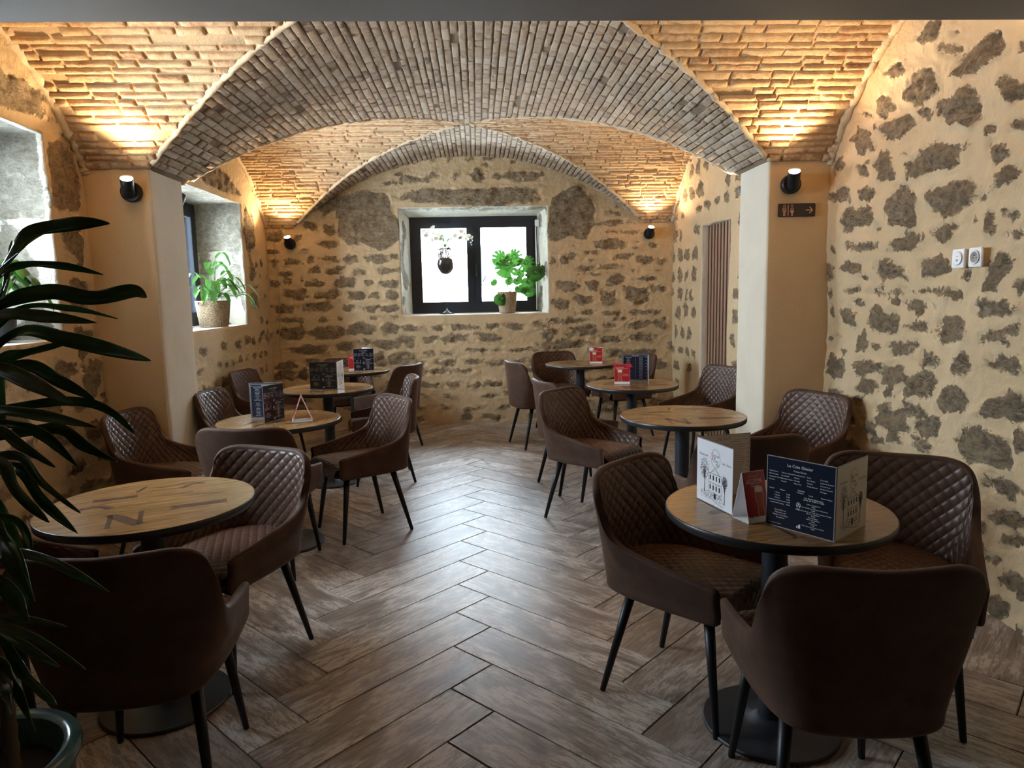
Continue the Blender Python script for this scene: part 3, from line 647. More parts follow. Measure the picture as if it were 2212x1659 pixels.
# ------------------------------------------------------------------ vault : mortar shell, bricks and groin ribs, one ceiling
def build_vault():
    V, F, MI, T = [], [], [], []
    x0, x1, y0, y1 = -2.40, 2.34, 1.84, 7.92; nx, ny = 150, 200
    for j in range(ny + 1):
        y = y0 + (y1 - y0) * j / ny
        for i in range(nx + 1):
            x = x0 + (x1 - x0) * i / nx
            V.append((x, y, zV(x, min(y, YB)) + .004)); T.append(.5)
    for j in range(ny):
        for i in range(nx):
            a = j * (nx + 1) + i; F.append((a, a + 1, a + nx + 2, a + nx + 1))
            x = x0 + (x1 - x0) * (i + .5) / nx; y = y0 + (y1 - y0) * (j + .5) / ny
            MI.append(1 if zA(x) >= zB(y) else 0)
    R = random.Random(5)
    def brick(P, a0, a1, b0, b1, h, nb, tint, mat, rough):
        if a1 - a0 < .02 or b1 - b0 < .012: return
        na = max(2, int((a1 - a0) / .03))
        ga = [a0, a0 + .004] + [a0 + .012 + (a1 - a0 - .024) * i / na for i in range(na + 1)] + [a1 - .004, a1]
        gb = [b0, b0 + .003] + [b0 + .008 + (b1 - b0 - .016) * i / nb for i in range(nb + 1)] + [b1 - .003, b1]
        base = len(V); A, B = len(ga), len(gb); s = R.random() * 50; tl, tm = R.uniform(-.3, .3), R.uniform(-.25, .25)
        for j, bb in enumerate(gb):
            for i, aa in enumerate(ga):
                edge = min(i, j, A - 1 - i, B - 1 - j)
                fa = (aa - a0) / (a1 - a0) - .5; fb = (bb - b0) / (b1 - b0) - .5
                if edge == 0: hh = -.008
                else:
                    hh = h * (1 + tl * fa + tm * fb) + noise.noise(Vector((aa * 40 + s, bb * 45, s))) * rough
                    if edge == 1: hh *= (.55 if mat == 2 else .85)
                wa = noise.noise(Vector((aa * 30, bb * 30, s + 9))) * .0035; wb = noise.noise(Vector((aa * 30 + 4, bb * 30, s))) * .0030
                V.append(P(aa + wa, bb + wb, hh)); T.append(tint)
        for j in range(B - 1):
            for i in range(A - 1):
                a = base + j * A + i; F.append((a, a + 1, a + A + 1, a + A)); MI.append(mat)
    # barrels running across (ochre)
    for mid, hs in BAYS:
        RB = (hs * hs + .73 ** 2) / 1.46; zc = ZT - RB; am = math.asin(hs / RB)
        pitch = .049 if mid < 4 else .046
        def PB(x, s, h, mid=mid, RB=RB, zc=zc):
            a = s / RB; return (x, mid + (RB - h) * math.sin(a), zc + (RB - h) * math.cos(a))
        smax = am * RB; k = -int(smax / pitch) - 1; s = -smax + .004
        while s < smax - .02:
            ph = pitch * R.uniform(.82, 1.2); sm = s + ph / 2; a = sm / RB; y = mid + RB * math.sin(a); z = zc + RB * math.cos(a)
            if mid < 4 and y < 3.1: s += ph; continue
            # groin position for this course
            dz = ZT - RA - z; q = RA * RA - (z - (ZT - RA)) ** 2; xg = math.sqrt(max(q, 0)) if z > ZS + .02 else 1.9
            for sg in (-1, 1):
                xe = (XL - .03 if mid < 4 else XL2 - .03) if sg < 0 else (XR + .03 if mid < 4 else XR2 + .03)
                xa, xb = (xe, XC - xg - .012) if sg < 0 else (XC + xg + .012, xe)
                x = xa + R.uniform(-.2, 0) if sg > 0 else xa
                x = xa - R.uniform(0, .2)
                while x < xb:
                    L = R.choice((R.uniform(.20, .30), R.uniform(.22, .30), R.uniform(.10, .16)))
                    c0, c1 = max(x, xa), min(x + L - R.uniform(.004, .014), xb)
                    t = R.random(); 
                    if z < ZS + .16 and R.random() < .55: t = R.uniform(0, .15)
                    if R.random() < .93:
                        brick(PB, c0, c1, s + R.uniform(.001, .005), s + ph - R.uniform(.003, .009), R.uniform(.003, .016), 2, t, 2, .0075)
                    x += L
            s += ph
    # barrel running front to back (grey)
    def PA(y, s, h):
        a = s / RA; return (XC + (RA - h) * math.sin(a), y, ZT - RA + (RA - h) * math.cos(a))
    smax = RA * math.asin(1.875 / RA); s = -smax + .004
    while s < smax - .02:
        ph = R.uniform(.043, .058); a = (s + ph / 2) / RA; x = RA * math.sin(a); z = ZT - RA + RA * math.cos(a)
        segs = []
        g = []
        for mid, hs in BAYS:
            RB = (hs * hs + .73 ** 2) / 1.46; zc = ZT - RB
            g.append(math.sqrt(max(RB * RB - (z - zc) ** 2, 0)))
        segs = [(BAYS[0][0] + g[0] + .010, BAYS[1][0] - g[1] - .010), (BAYS[1][0] + g[1] + .010, YB + .01)]
        for ya, yb in segs:
            if yb - ya < .03: continue
            y = ya - R.uniform(0, .12)
            while y < yb:
                L = R.choice((R.uniform(.17, .24), R.uniform(.09, .13), R.uniform(.12, .18)))
                c0, c1 = max(y, ya), min(y + L - R.uniform(.005, .012), yb)
                if R.random() < .985:
                    brick(PA, c0, c1, s + R.uniform(.001, .003), s + ph - R.uniform(.002, .006), R.uniform(.005, .013), 2, R.random(), 3, .006)
                y += L
        s += ph
    # lumpy mortar fillets along the groins
    def fillet(pts, r):
        b = MB(); b.tube(pts, [r * R.uniform(.7, 1.25) for _ in pts], 8)
        base = len(V)
        for p in b.v:
            n_ = noise.noise(Vector(p) * 22) * .012 + noise.noise(Vector(p) * 60) * .005
            V.append((p[0] + n_, p[1] + n_, p[2] + n_)); T.append(.5)
        for f in b.f: F.append([i + base for i in f]); MI.append(4)
    for mid, hs in BAYS:
        RB = (hs * hs + .73 ** 2) / 1.46; zc = ZT - RB
        for sx in (-1, 1):
            for sy in (-1, 1):
                if mid < 4 and sy < 0: continue
                pts = []
                for k in range(60):
                    z = ZS + .045 + (ZT - ZS - .047) * (1 - (1 - k / 59) ** 2)
                    x = XC + sx * math.sqrt(max(0, RA * RA - (z - ZT + RA) ** 2)); y = mid + sy * math.sqrt(max(0, RB * RB - (z - zc) ** 2))
                    pts.append((x, y, z + .006))
                fillet(pts, .019)
    # fillets where vault meets the end wall and side walls
    fillet([(XC + 1.87 * math.sin(t), YB + .004, zA(XC + 1.87 * math.sin(t)) + .004) for t in [-.5 * PI + PI * i / 70 for i in range(71)]], .012)
    for mid, hs, xl, xr in ((3.13, 1.30, XL, XR), (6.40, 1.45, XL2, XR2)):
        for xx in (xl, xr):
            fillet([(xx, mid + hs * math.sin(t), zB(mid + hs * .999 * math.sin(t)) + .004) for t in [(-.5 * PI if mid > 4 else 0) + (PI if mid > 4 else PI / 2) * i / 60 for i in range(61)]], .028)
    o = mesh_obj('ceiling', V, F, [M['mortarB'], M['mortarA'], M['brickB'], M['brickA'], M['groin']], mi=MI, attrs={'tint': T})
    struct(o)
build_vault()

# ------------------------------------------------------------------ windows
def window_unit(name, w, h, Mx, sash=2, handle=True):
    """opening w x h in XZ, front face at y=0, outside towards +y"""
    b = MB()
    t = .045
    for x0, x1, z0, z1 in ((0, w, 0, t), (0, w, h - t, h), (0, t, t, h - t), (w - t, w, t, h - t)):
        b.box(x0, x1, .012, .075, z0, z1)
    for x0, x1, z0, z1 in ((-.15, w + .15, -.15, .01), (-.15, w + .15, h - .01, h + .15), (-.15, .01, 0, h), (w - .01, w + .15, 0, h)):
        b.box(x0, x1, .03, .08, z0, z1)
    b.box(w / 2 - .02, w / 2 + .02, .03, .07, t, h - t)
    fr = b.xf(Mx).build(name, M['frame'], smooth=False); struct(fr); 
    sw = (w - 2 * t) / sash; st = .082
    for k in range(sash):
        x0 = t + k * sw - (.004 if k else 0); x1 = t + (k + 1) * sw
        b = MB()
        for a0, a1, z0, z1 in ((x0 + .01, x1 - .01, t - .006, t + st), (x0 + .01, x1 - .01, h - t - st, h - t + .006), (x0, x0 + st, t - .006, h - t + .006), (x1 - st, x1, t - .006, h - t + .006)):
            e_ = .0015 if a0 > x0 + .005 and a1 < x1 - .005 else 0
            b.rbox(a0, a1, e_, .06 - e_, z0, z1, .005)
        o = auto(b.xf(Mx).build('sash', M['frame'], parent=fr))
        b = MB(); b.box(x0 + st - .004, x1 - st + .004, .026, .034, t + st - .004, h - t - st + .004)
        b.xf(Mx).build('pane', M['pane'], parent=o, smooth=False)
    if handle:
        b = MB(); cx = w / 2 + .02; b.rbox(cx - .012, cx + .012, -.02, .004, h * .38, h * .38 + .05, .004); b.rbox(cx - .010, cx + .010, -.042, -.018, h * .38 + .01, h * .38 + .14, .005)
        b.xf(Mx).build('handle', M['frame'], parent=fr)
        for hx in (.028, w - .028):
            for hz in (h * .12, h * .5, h * .88):
                pass
    return fr
T_ = Matrix.Translation
wb = window_unit('window_1', 1.452, 1.085, T_((-.747, 8.12, 1.249)))
b = MB(); b.rbox(-.52, -.28, 8.108, 8.124, 2.262, 2.272, .003); b.build('trickle_vent', M['frame'], parent=wb)
# windows of the left wall look along -x : outside towards -x
window_unit('window_2', 1.37, 1.10, T_((XL - .44, 2.665, 1.257)) @ Matrix.Rotation(PI / 2, 4, 'Z'), handle=False)
window_unit('window_3', 1.38, 1.15, T_((XL2 - .42, 5.66, 1.213)) @ Matrix.Rotation(PI / 2, 4, 'Z'), handle=False)
# white contact sensor box and its conduit at the window's right edge
s = thing('sensor_box', 'small white sensor box with a thin conduit at the right edge of the window', 'sensor', (.705, 8.085, 2.228))
b = MB(); b.rbox(-.028, .022, -.022, .02, -.02, .055, .006); auto(b.build('housing', M['white'], parent=s))
b = MB(); b.rbox(-.026, -.012, -.006, .008, -.965, -.02, .003); b.build('conduit', M['white'], parent=s)

# slatted oak door
d = MB(); d.box(XR2 + .058, XR2 + .10, 6.07, 6.89, .0, 2.10); dd = struct(d.build('door_1', M['felt'], smooth=False)); dd['label'] = 'vertical oak slat door panel in the right wall'
b = MB(); n = 9; pitch = .76 / n
for k in range(n):
    y0 = 6.10 + k * pitch + .012; b.box(XR2 + .051, XR2 + .0581, y0, y0 + pitch - .036, .03, 2.065)
b.build('oak_slats', M['slat'], parent=dd, smooth=False)

# thin beige cable down the rear left corner
pts = [(XL2 + .09 + .012 * math.sin(z * 5), YB - .014 - .004 * math.sin(z * 3), z) for z in [2.30 - 2.28 * i / 40 for i in range(41)]]
b = MB(); b.tube(pts, .004, 6); tag(b.build('cable', M['cable']), 'thin brown cable running down the rear left corner of the room', 'cable')

# ------------------------------------------------------------------ house across the street, outside the rear window
s = thing('neighbouring_house', 'pale facade across the street seen through the rear window', 'building', (0, 17, 0))
b = MB(); b.box(-7, 7, 0, .5, -3, 5.0); b.build('facade', M['outwall'], parent=s, smooth=False)
for (x0, x1, z0, z1) in ((-.15, .55, 1.75, 2.55), (-1.75, -1.25, 1.65, 2.4)):
    b = MB(); b.box(x0, x1, -.02, .02, z0, z1); w = b.build('house_window', M['farglass'], parent=s, smooth=False)
    b = MB(); b.box(x1 + .02, x1 + .40, -.06, -.021, z0 - .05, z1 + .05); b.build('shutter', M['shut'], parent=w, smooth=False)

# ------------------------------------------------------------------ light
w = bpy.data.worlds.new('daylight'); SC.world = w; w.use_nodes = True
bg = w.node_tree.nodes['Background']; bg.inputs[0].default_value = (.73, .86, 1.0, 1); bg.inputs[1].default_value = WORLD
def portal(loc, rot, sx, sy):
    l = bpy.data.lights.new('window_portal', 'AREA'); l.shape = 'RECTANGLE'; l.size = sx; l.size_y = sy; l.cycles.is_portal = True
    o = bpy.data.objects.new('window_portal', l); COL.objects.link(o); o.location = loc; o.rotation_euler = rot
portal((-.02, 8.24, 1.79), (-PI / 2, 0, 0), 1.5, 1.15)
portal((XL - .56, 3.35, 1.81), (0, -PI / 2, 0), 1.15, 1.42)
portal((XL2 - .54, 6.35, 1.79), (0, -PI / 2, 0), 1.2, 1.42)
SC.view_settings.view_transform = 'Standard'; SC.view_settings.look = 'None'; SC.view_settings.gamma = 1
SC.view_settings.exposure = EXPO
SC.view_settings.use_curve_mapping = False

def sconce(loc, rz, tilt_side, tilt_out, label, sc=1.0, energy=SPOT):
    """wall at y=0 (local +y into wall), lamp points up, leaning"""
    s = thing('wall_spotlight', label, 'lamp', loc, rz, 'black wall spotlights under the vault')
    b = MB(); b.lathe([(.050, 0), (.058, .004), (.060, .012), (.060, .040), (.057, .046), (.048, .048)], n=40)
    b.xf(Matrix.Rotation(PI / 2, 4, 'X')); auto(b.build('base', M['black'], parent=s))
    d = Vector((tilt_side, -tilt_out, 1)).normalized(); o0 = Vector((tilt_side * .02, -.075, .0)); 
    q = Vector((0, 0, 1)).rotation_difference(d).to_matrix().to_4x4()
    Mx = T_(o0) @ q
    b = MB(); b.lathe([(.020, -.030), (.034, -.026), (.037, -.018), (.037, .082), (.035, .084), (.033, .078)], n=40, cap=False); b.lathe([(.001, -.030), (.020, -.030)], n=40, cap=False)
    h = auto(b.xf(Mx).build('lamp_head', M['black'], parent=s))
    b = MB(); b.lathe([(.001, .077), (.0335, .077)], n=32, cap=False); b.xf(Mx).build('lens', M['bulb'], parent=h)
    l = bpy.data.lights.new('spot', 'SPOT'); l.energy = energy; l.color = (1, .70, .39); l.spot_size = math.radians(118); l.spot_blend = .6; l.shadow_soft_size = .028
    lo = bpy.data.objects.new('spot_light', l); COL.objects.link(lo); lo.parent = s
    lo.matrix_local = T_(o0 + d * .09) @ Vector((0, 0, -1)).rotation_difference(d).to_matrix().to_4x4()
    return s
sconce((-2.045, YP0 - .002, 2.105), 0, .30, .78, 'black spotlight on the front of the left pillar')
sconce((1.975, YP0 - .002, 2.098), 0, -.30, .78, 'black spotlight on the right pillar above the restroom sign')
sconce((-2.012, YB - .006, 2.040), 0, .0, .75, 'small black spotlight on the rear wall, left of the window')
sconce((1.925, YB - .006, 2.085), 0, .0, .75, 'small black spotlight on the rear wall, right of the window')
sconce((XR - .012, 2.44, 2.10), -PI / 2, -.35, .5, 'black spotlight high on the right stone wall, added out of view to warm the pillar fronts')  # unseen lamp added for warm fill on the pillar fronts
sconce((XL + .012, 2.44, 2.10), PI / 2, .35, .5, 'black spotlight high on the left stone wall, added out of view to warm the pillar fronts')  # its added counterpart on the left, also out of view, for warm fill
sconce((1.93, YP1 + .002, 2.098), PI, .30, .42, 'black spotlight behind the right pillar, only its edge showing')
sconce((-2.03, YP1 + .002, 2.10), PI, -.30, .42, 'black spotlight on the hidden rear face of the left pillar')

# ------------------------------------------------------------------ chairs
def catmull(P, t):
    """P: list of np arrays, t in 0..len-1"""
    n = len(P); i = min(int(t), n - 2); f = t - i
    p0, p1, p2, p3 = P[max(i - 1, 0)], P[i], P[i + 1], P[min(i + 2, n - 1)]
    return .5 * ((2 * p1) + (-p0 + p2) * f + (2 * p0 - 5 * p1 + 4 * p2 - p3) * f * f + (-p0 + 3 * p1 - 3 * p2 + p3) * f ** 3)
def shell_surface():
    top = [(0, -.325, .806), (.104, -.315, .809), (.185, -.292, .807), (.240, -.262, .780), (.264, -.228, .705), (.264, -.155, .594), (.254, .03, .540), (.244, .222, .508)]
    seat = [(0, -.285, .44), (.078, -.281, .44), (.142, -.268, .44), (.188, -.238, .44), (.217, -.180, .445), (.234, -.09, .45), (.241, .05, .447), (.239, .222, .445)]
    bot = [(0, -.250, .376), (.062, -.247, .376), (.117, -.236, .377), (.157, -.210, .379), (.185, -.160, .382), (.203, -.085, .384), (.215, .05, .388), (.219, .214, .392)]
    top, seat, bot = [np.array(a, float) for a in top], [np.array(a, float) for a in seat], [np.array(a, float) for a in bot]
    low = [b * .45 + s * .55 + np.array((0, 0, -.018)) + (s - b) * np.array((.28, .28, 0)) for b, s in zip(bot, seat)]
    mid = [(s * .5 + t * .5) * np.array((1.0, .985, 1)) for s, t in zip(seat, top)]
    for i in range(8):
        k = (0, .0, .002, .006, .010, .008, .003, 0)[i]; mid[i][0] += k
    rows_ = [bot, low, seat, mid, top]
    def mirror(r): return [np.array((-a[0], a[1], a[2])) for a in r[:0:-1]] + list(r)
    return [mirror(r) for r in rows_]
def build_chair():
    t0 = thing('dining_chair', 'x', 'chair')
    R_ = shell_surface(); NU, NV = 168, 64
    us = [14 * i / NU for i in range(NU + 1)]; vs = [4 * j / NV for j in range(NV + 1)]
    G = np.zeros((NV + 1, NU + 1, 3))
    for i, u in enumerate(us):
        colp = [catmull(r, u) for r in R_]
        for j, v in enumerate(vs): G[j, i] = catmull(colp, v)
    du = np.gradient(G, axis=1); dv = np.gradient(G, axis=0)
    N = np.cross(du, dv); N /= np.linalg.norm(N, axis=2, keepdims=True) + 1e-12
    # orient inwards (towards chair centre line)
    c = np.array((0, .0, .6)); s = np.sign(((c - G) * N * np.array((1, 1, 0))).sum(axis=2)); N *= np.where(s == 0, 1, s)[..., None]
    TH = .030
    du_len = np.linalg.norm(np.diff(G[NV // 2], axis=0), axis=1); arc = np.concatenate([[0], np.cumsum(du_len)]); arc -= arc[-1] / 2
    # thickness tapers into the arm tips
    e = np.minimum(np.arange(NU + 1), NU - np.arange(NU + 1)) / 3.0
    tap = np.sqrt(np.clip(1 - (1 - np.clip(e, 0, 1)) ** 2, 0, 1)) * .92 + .08
    mid = G + N * TH / 2
    out = mid - N * (TH / 2) * tap[None, :, None]; inn = mid + N * (TH / 2) * tap[None, :, None]
    # upward direction at rim
    rim_dir = G[NV] - G[NV - 1]; rim_dir /= np.linalg.norm(rim_dir, axis=1, keepdims=True)
    V, F = [], []
    n = NU + 1
    for j in range(NV + 1):
        for i in range(n): V.append(out[j, i])
    K = 7
    for k in range(1, K + 1):
        a = PI * k / K
        for i in range(n):
            m_ = mid[NV, i]; h = TH / 2 * tap[i]
            V.append(m_ - N[NV, i] * h * math.cos(a) + rim_dir[i] * h * math.sin(a) * .8)
    rowsn = NV + 1 + K
    # a strip of the rim runs a little down the inner side, then the lining takes over
    for j in (NV - 1, NV - 2):
        for i in range(n): V.append(inn[j, i])
    rowsn += 2
    for j in range(rowsn - 1):
        for i in range(n - 1): F.append((j * n + i, j * n + i + 1, (j + 1) * n + i + 1, (j + 1) * n + i))
    # close arm tips
    for i in (0, n - 1):
        b0 = len(V)
        for j in range(NV + 1): V.append(inn[j, i])
        for j in range(NV): F.append((j * n + i, (j + 1) * n + i, b0 + j + 1, b0 + j))
    # bottom closure (inner bottom edge)
    b0 = len(V)
    for i in range(n): V.append(inn[0, i])
    for i in range(n - 1): F.append((i, i + 1, b0 + i + 1, b0 + i))
    mesh_obj('shell', V, F, M['suede'], parent=t0)
    # quilted lining, finer grid, from seat level to the rim
    QU, QV = 400, 140; V, F = [], []
    g = 2
    def samp(A, fu, fv):
        i = min(int(fu), A.shape[1] - 2); j = min(int(fv), A.shape[0] - 2); a, b = fu - i, fv - j
        return (A[j, i] * (1 - a) + A[j, i + 1] * a) * (1 - b) + (A[j + 1, i] * (1 - a) + A[j + 1, i + 1] * a) * b
    j0 = 20.0
    zmid = G[..., 2]
    for j in range(QV + 1):
        fv = j0 + (NV - 1.0 - j0) * j / QV
        for i in range(QU + 1):
            fu = 1.0 + (NU - 2.0) * i / QU
            p = samp(inn, fu, fv); nn = samp(N, fu, fv)
            a = np.interp(fu, np.arange(NU + 1), arc)
            zz = p[2] + .35 * (abs(a) > .28) * 0
            s1, s2 = (a / .044 + zz / .050), (a / .044 - zz / .050)
            q = (abs(math.sin(PI * s1 / 1)) * abs(math.sin(PI * s2 / 1)))
            h = (q ** .26) * .0065 - .0035
            ed = min(1, min(j, QV - j) / 4, min(i, QU - i) / 4)
            h = h * ed
            V.append(p + nn * h)
    m = QU + 1
    for j in range(QV):
        for i in range(QU): F.append((j * m + i, j * m + i + 1, (j + 1) * m + i + 1, (j + 1) * m + i))
    lin = mesh_obj('quilted_lining', V, F, M['leather'], parent=t0)
    # seat cushion
    V, F = [], []; NX, NY = 150, 170
    def halfw(y):
        if y < -.08: return .196 * math.sqrt(max(0, 1 - ((-.08 - y) / .183) ** 2.8)) if y > -.2629 else .02
        return .198 + .006 * (y + .08) / .3
    ylist = []
    for j in range(NY + 1):
        t = j / NY
        if t < .84: yy = -.258 + (.215 + .258) * (t / .84); drop = 0; ang = 0
        else:
            a = (t - .84) / .16 * 1.25
            ang = a
            if a < 1: th = a * PI / 2; yy = .215 + .026 * math.sin(th); drop = .026 * (1 - math.cos(th))
            else: yy = .241 - .006 * (a - 1); drop = .026 + .055 * (a - 1) / .25
        ylist.append((yy, drop))
    for j, (yy, drop) in enumerate(ylist):
        w_ = halfw(min(yy, .215))
        for i in range(NX + 1):
            u = -1 + 2 * i / NX
            x = u * w_
            z = .470 + .010 * (1 - u * u) - .020 * abs(u) ** 8 - drop + (.006 * math.cos(yy * 7))
            s1, s2 = x / .042 + yy / .050, x / .042 - yy / .050
            if drop > 0: s1 += drop / .050; s2 -= drop / .050
            q = abs(math.sin(PI * s1)) * abs(math.sin(PI * s2)); h = (q ** .26) * .0055
            V.append((x, yy + (h if drop > .02 else 0), z + (h if drop <= .02 else 0)))
    m = NX + 1
    for j in range(NY):
        for i in range(NX): F.append((j * m + i, j * m + i + 1, (j + 1) * m + i + 1, (j + 1) * m + i))
    mesh_obj('seat', V, F, M['leather'], parent=t0)
    # underside
    b = MB(); pts = []
    for k in range(40):
        a = 2 * PI * k / 40; ca, sa = math.cos(a), math.sin(a)
        pts.append((.196 * math.copysign(abs(ca) ** .55, ca), -.015 + .222 * math.copysign(abs(sa) ** .6, sa)))
    b.add([(x, y, z) for z in (.383, .400) for x, y in pts], [tuple(range(40))[::-1], tuple(range(40, 80))] + [(i, (i + 1) % 40, 40 + (i + 1) % 40, 40 + i) for i in range(40)])
    b.build('seat_base', M['suede'], parent=t0, smooth=False)
    b = MB()
    for y in (-.15, .15): b.rbox(-.172, .172, y - .02, y + .02, .371, .384, .003)
    for x in (-.15, .15): b.rbox(x - .014, x + .014, -.15, .15, .372, .384, .003)
    b.build('leg_frame', M['black'], parent=t0, smooth=False)
    for sx in (-1, 1):
        for a, bb in (((sx * .160, .150, .386), (sx * .201, .203, 0)), ((sx * .160, -.150, .386), (sx * .209, -.243, 0))):
            A, B = Vector(a), Vector(bb); d = (B - A).normalized()
            l = MB(); l.tube([A, A.lerp(B, .5), B - d * .004, B], [.0185, .0145, .0105, .0095], 20)
            L = l.build('leg', M['black'], parent=t0)
    return t0
CH = build_chair()
CHAIRS = [
 (.940, 1.772, 354.7, 'brown suede chair seen from behind in the right foreground'),
 (.743, 2.367, 224.5, 'brown quilted chair left of the table holding the white and navy menus'),
 (1.444, 2.28, 151.1, 'brown quilted chair facing the camera, right of the navy menu, by the stone wall'),
 (1.213, 3.236, 357.4, 'dark brown chair back rising just behind the open white menu'),
 (.728, 4.392, 226.9, 'brown quilted chair left of the bare round table on the right'),
 (1.825, 4.025, 113.1, 'brown quilted chair in the corner between the right pillar and the stone wall'),
 (.73, 5.14, 286.4, 'brown chair half hidden behind another, left of the poinsettia tent card table'),
 (1.80, 5.641, 108.6, 'brown quilted chair by the oak slat door, partly hidden by the right pillar'),
 (.580, 6.665, 288.2, 'brown chair with its plain back turned, left of the far right table'),
 (.875, 7.30, 195.7, 'brown quilted chair against the rear wall, behind the far right table'),
 (1.45, 7.0, 106.3, 'brown chair on the right of the far right table, behind the dark menu'),
 (-1.006, 2.041, 6.1, 'dark brown chair seen from behind in the left foreground, beside the big plant'),
 (-1.04, 2.746, 156.1, 'brown quilted chair facing the camera at the bare left table'),
 (-1.70, 2.43, 270, 'brown chair at the left edge of the photo, half hidden by the plant leaves'),
 (-1.171, 3.777, 354.6, 'brown chair, plain back to camera, below the open navy menu and folded tent card'),
 (-1.808, 4.109, 265.2, 'brown quilted chair in front of the left pillar'),
 (-.765, 4.31, 123.3, 'brown quilted chair on the aisle beside the folded card table, fully visible'),
 (-1.653, 4.997, 266.6, 'brown quilted chair just behind the left pillar, nearest to it'),
 (-.802, 5.544, 101.4, 'brown chair left of the aisle, mostly hidden by the chair in front'),
 (-1.875, 6.329, 260.7, 'brown quilted chair by the left wall below the basket plant'),
 (-.885, 6.67, 61.6, 'brown chair with its dark back turned, right of the far left table'),
 (-1.335, 7.15, 195.9, 'brown chair behind the far left table, its top showing beside the red card'),
]
for k, (x, y, a, lab) in enumerate(CHAIRS):
    o = CH if k == 0 else copy_tree(CH)
    o.location = (x, y, 0); o.rotation_euler = (0, 0, math.radians(a)); o['label'] = lab; o['category'] = 'chair'; o['group'] = 'brown quilted dining chairs'

# ------------------------------------------------------------------ round tables
def stencil(seed):
    """dark crate-print marks lying on the wood"""
    R = random.Random(seed); b = MB(); z = .7512
    def quad(pts): b.add([(x, y, z) for x, y in pts], [tuple(range(len(pts)))])
    def bar(x0, y0, x1, y1, w):
        d = Vector((x1 - x0, y1 - y0)).normalized(); p = Vector((-d.y, d.x)) * w / 2
        quad([(x0 - p.x, y0 - p.y), (x1 - p.x, y1 - p.y), (x1 + p.x, y1 + p.y), (x0 + p.x, y0 + p.y)])
    def letterN(x, y, s):
        bar(x, y, x, y + s, s * .10); bar(x + s * .6, y, x + s * .6, y + s, s * .10); bar(x, y + s, x + s * .6, y, s * .28)
        for q in (x - s * .12, x + s * .48): bar(q, y, q + s * .24, y, s * .03)
        bar(x - s * .12, y + s, x + s * .12, y + s, s * .03); bar(x + s * .48, y + s, x + s * .72, y + s, s * .03)
    def ribs(x, y, w, h):
        for k in range(4): bar(x, y + h * (k + .5) / 4, x + w, y + h * (k + .5) / 4, h / 4 * (.72 if k % 2 else .5))
        bar(x - .004, y - .006, x - .004, y + h + .006, .003); bar(x + w + .004, y - .006, x + w + .004, y + h + .006, .003)
    def arc(cx, cy, r, a0, a1, w, seg=14):
        for i in range(seg):
            t0, t1 = a0 + (a1 - a0) * i / seg, a0 + (a1 - a0) * (i + 1) / seg
            quad([(cx + r * math.cos(t0), cy + r * math.sin(t0)), (cx + (r + w) * math.cos(t0), cy + (r + w) * math.sin(t0)), (cx + (r + w) * math.cos(t1), cy + (r + w) * math.sin(t1)), (cx + r * math.cos(t1), cy + r * math.sin(t1))])
    letterN(R.uniform(-.12, -.05), R.uniform(-.29, -.25), .15)
    ribs(R.uniform(.04, .08), R.uniform(-.14, -.10), .17, .045); ribs(R.uniform(-.2, -.16), R.uniform(.07, .12), .13, .036)
    arc(-.18, -.03, .045, .2, 2.4, .022); arc(-.18, -.03, .072, .2, 2.4, .003); arc(.16, .14, .05, 1.2, 3.0, .014); arc(.16, .14, .07, 1.2, 3.0, .003)
    bar(.02, .2, .14, .235, .005); bar(.03, .185, .15, .222, .002); bar(-.05, .17, -.02, .24, .012)
    for _ in range(16):
        x, y = R.uniform(-.22, .22), R.uniform(-.22, .22); a = R.uniform(-.3, .3); L = R.uniform(.01, .03)
        bar(x, y, x + L * math.cos(a), y + L * math.sin(a), .0022)
    for k in range(6): bar(.12 + k * .011, .04, .12 + k * .011 + .006, .055, .003)
    b.v = [p for p in b.v]
    return b
def build_table(seed):
    t = thing('round_table', 'x', 'table')
    b = MB(); b.lathe([(.3475, .7505), (.3475, .748), (.3475, .7480)], n=96, cap=True)
    b = MB(); n = 96
    ring = [(.3470 * math.cos(2 * PI * i / n), .3470 * math.sin(2 * PI * i / n)) for i in range(n)]
    b.add([(x, y, z) for z in (.7475, .7508) for x, y in ring], [tuple(range(n))[::-1], tuple(range(n, 2 * n))] + [(i, (i + 1) % n, n + (i + 1) % n, n + i) for i in range(n)])
    top = b.build('tabletop', M['wood'], parent=t, smooth=False)
    b = stencil(seed); b.build('printed_marks', M['ink'], parent=top, smooth=False)
    b = MB(); b.lathe([(.30, .722), (.344, .722), (.3495, .727), (.3505, .738), (.3503, .7485), (.3488, .7502), (.3472, .7503), (.347, .7476), (.30, .7474)], n=96, cap=False)
    auto(b.build('edge_band', M['edge'], parent=t), 50)
    b = MB(); b.lathe([(.001, .7225), (.30, .7225)], n=64, cap=False); b.rbox(-.13, .13, -.13, .13, .712, .7224, .003); b.build('mounting_plate', M['black'], parent=t, smooth=False)
    b = MB(); b.lathe([(.040, .022), (.040, .712)], n=40); auto(b.build('pole', M['cast'], parent=t))
    b = MB(); b.lathe([(.216, 0), (.2205, .003), (.2205, .009), (.216, .0135), (.12, .017), (.062, .021), (.052, .030), (.042, .036)], n=80); auto(b.build('base_plate', M['cast'], parent=t), 40)
    return t
TAB = build_table(1)
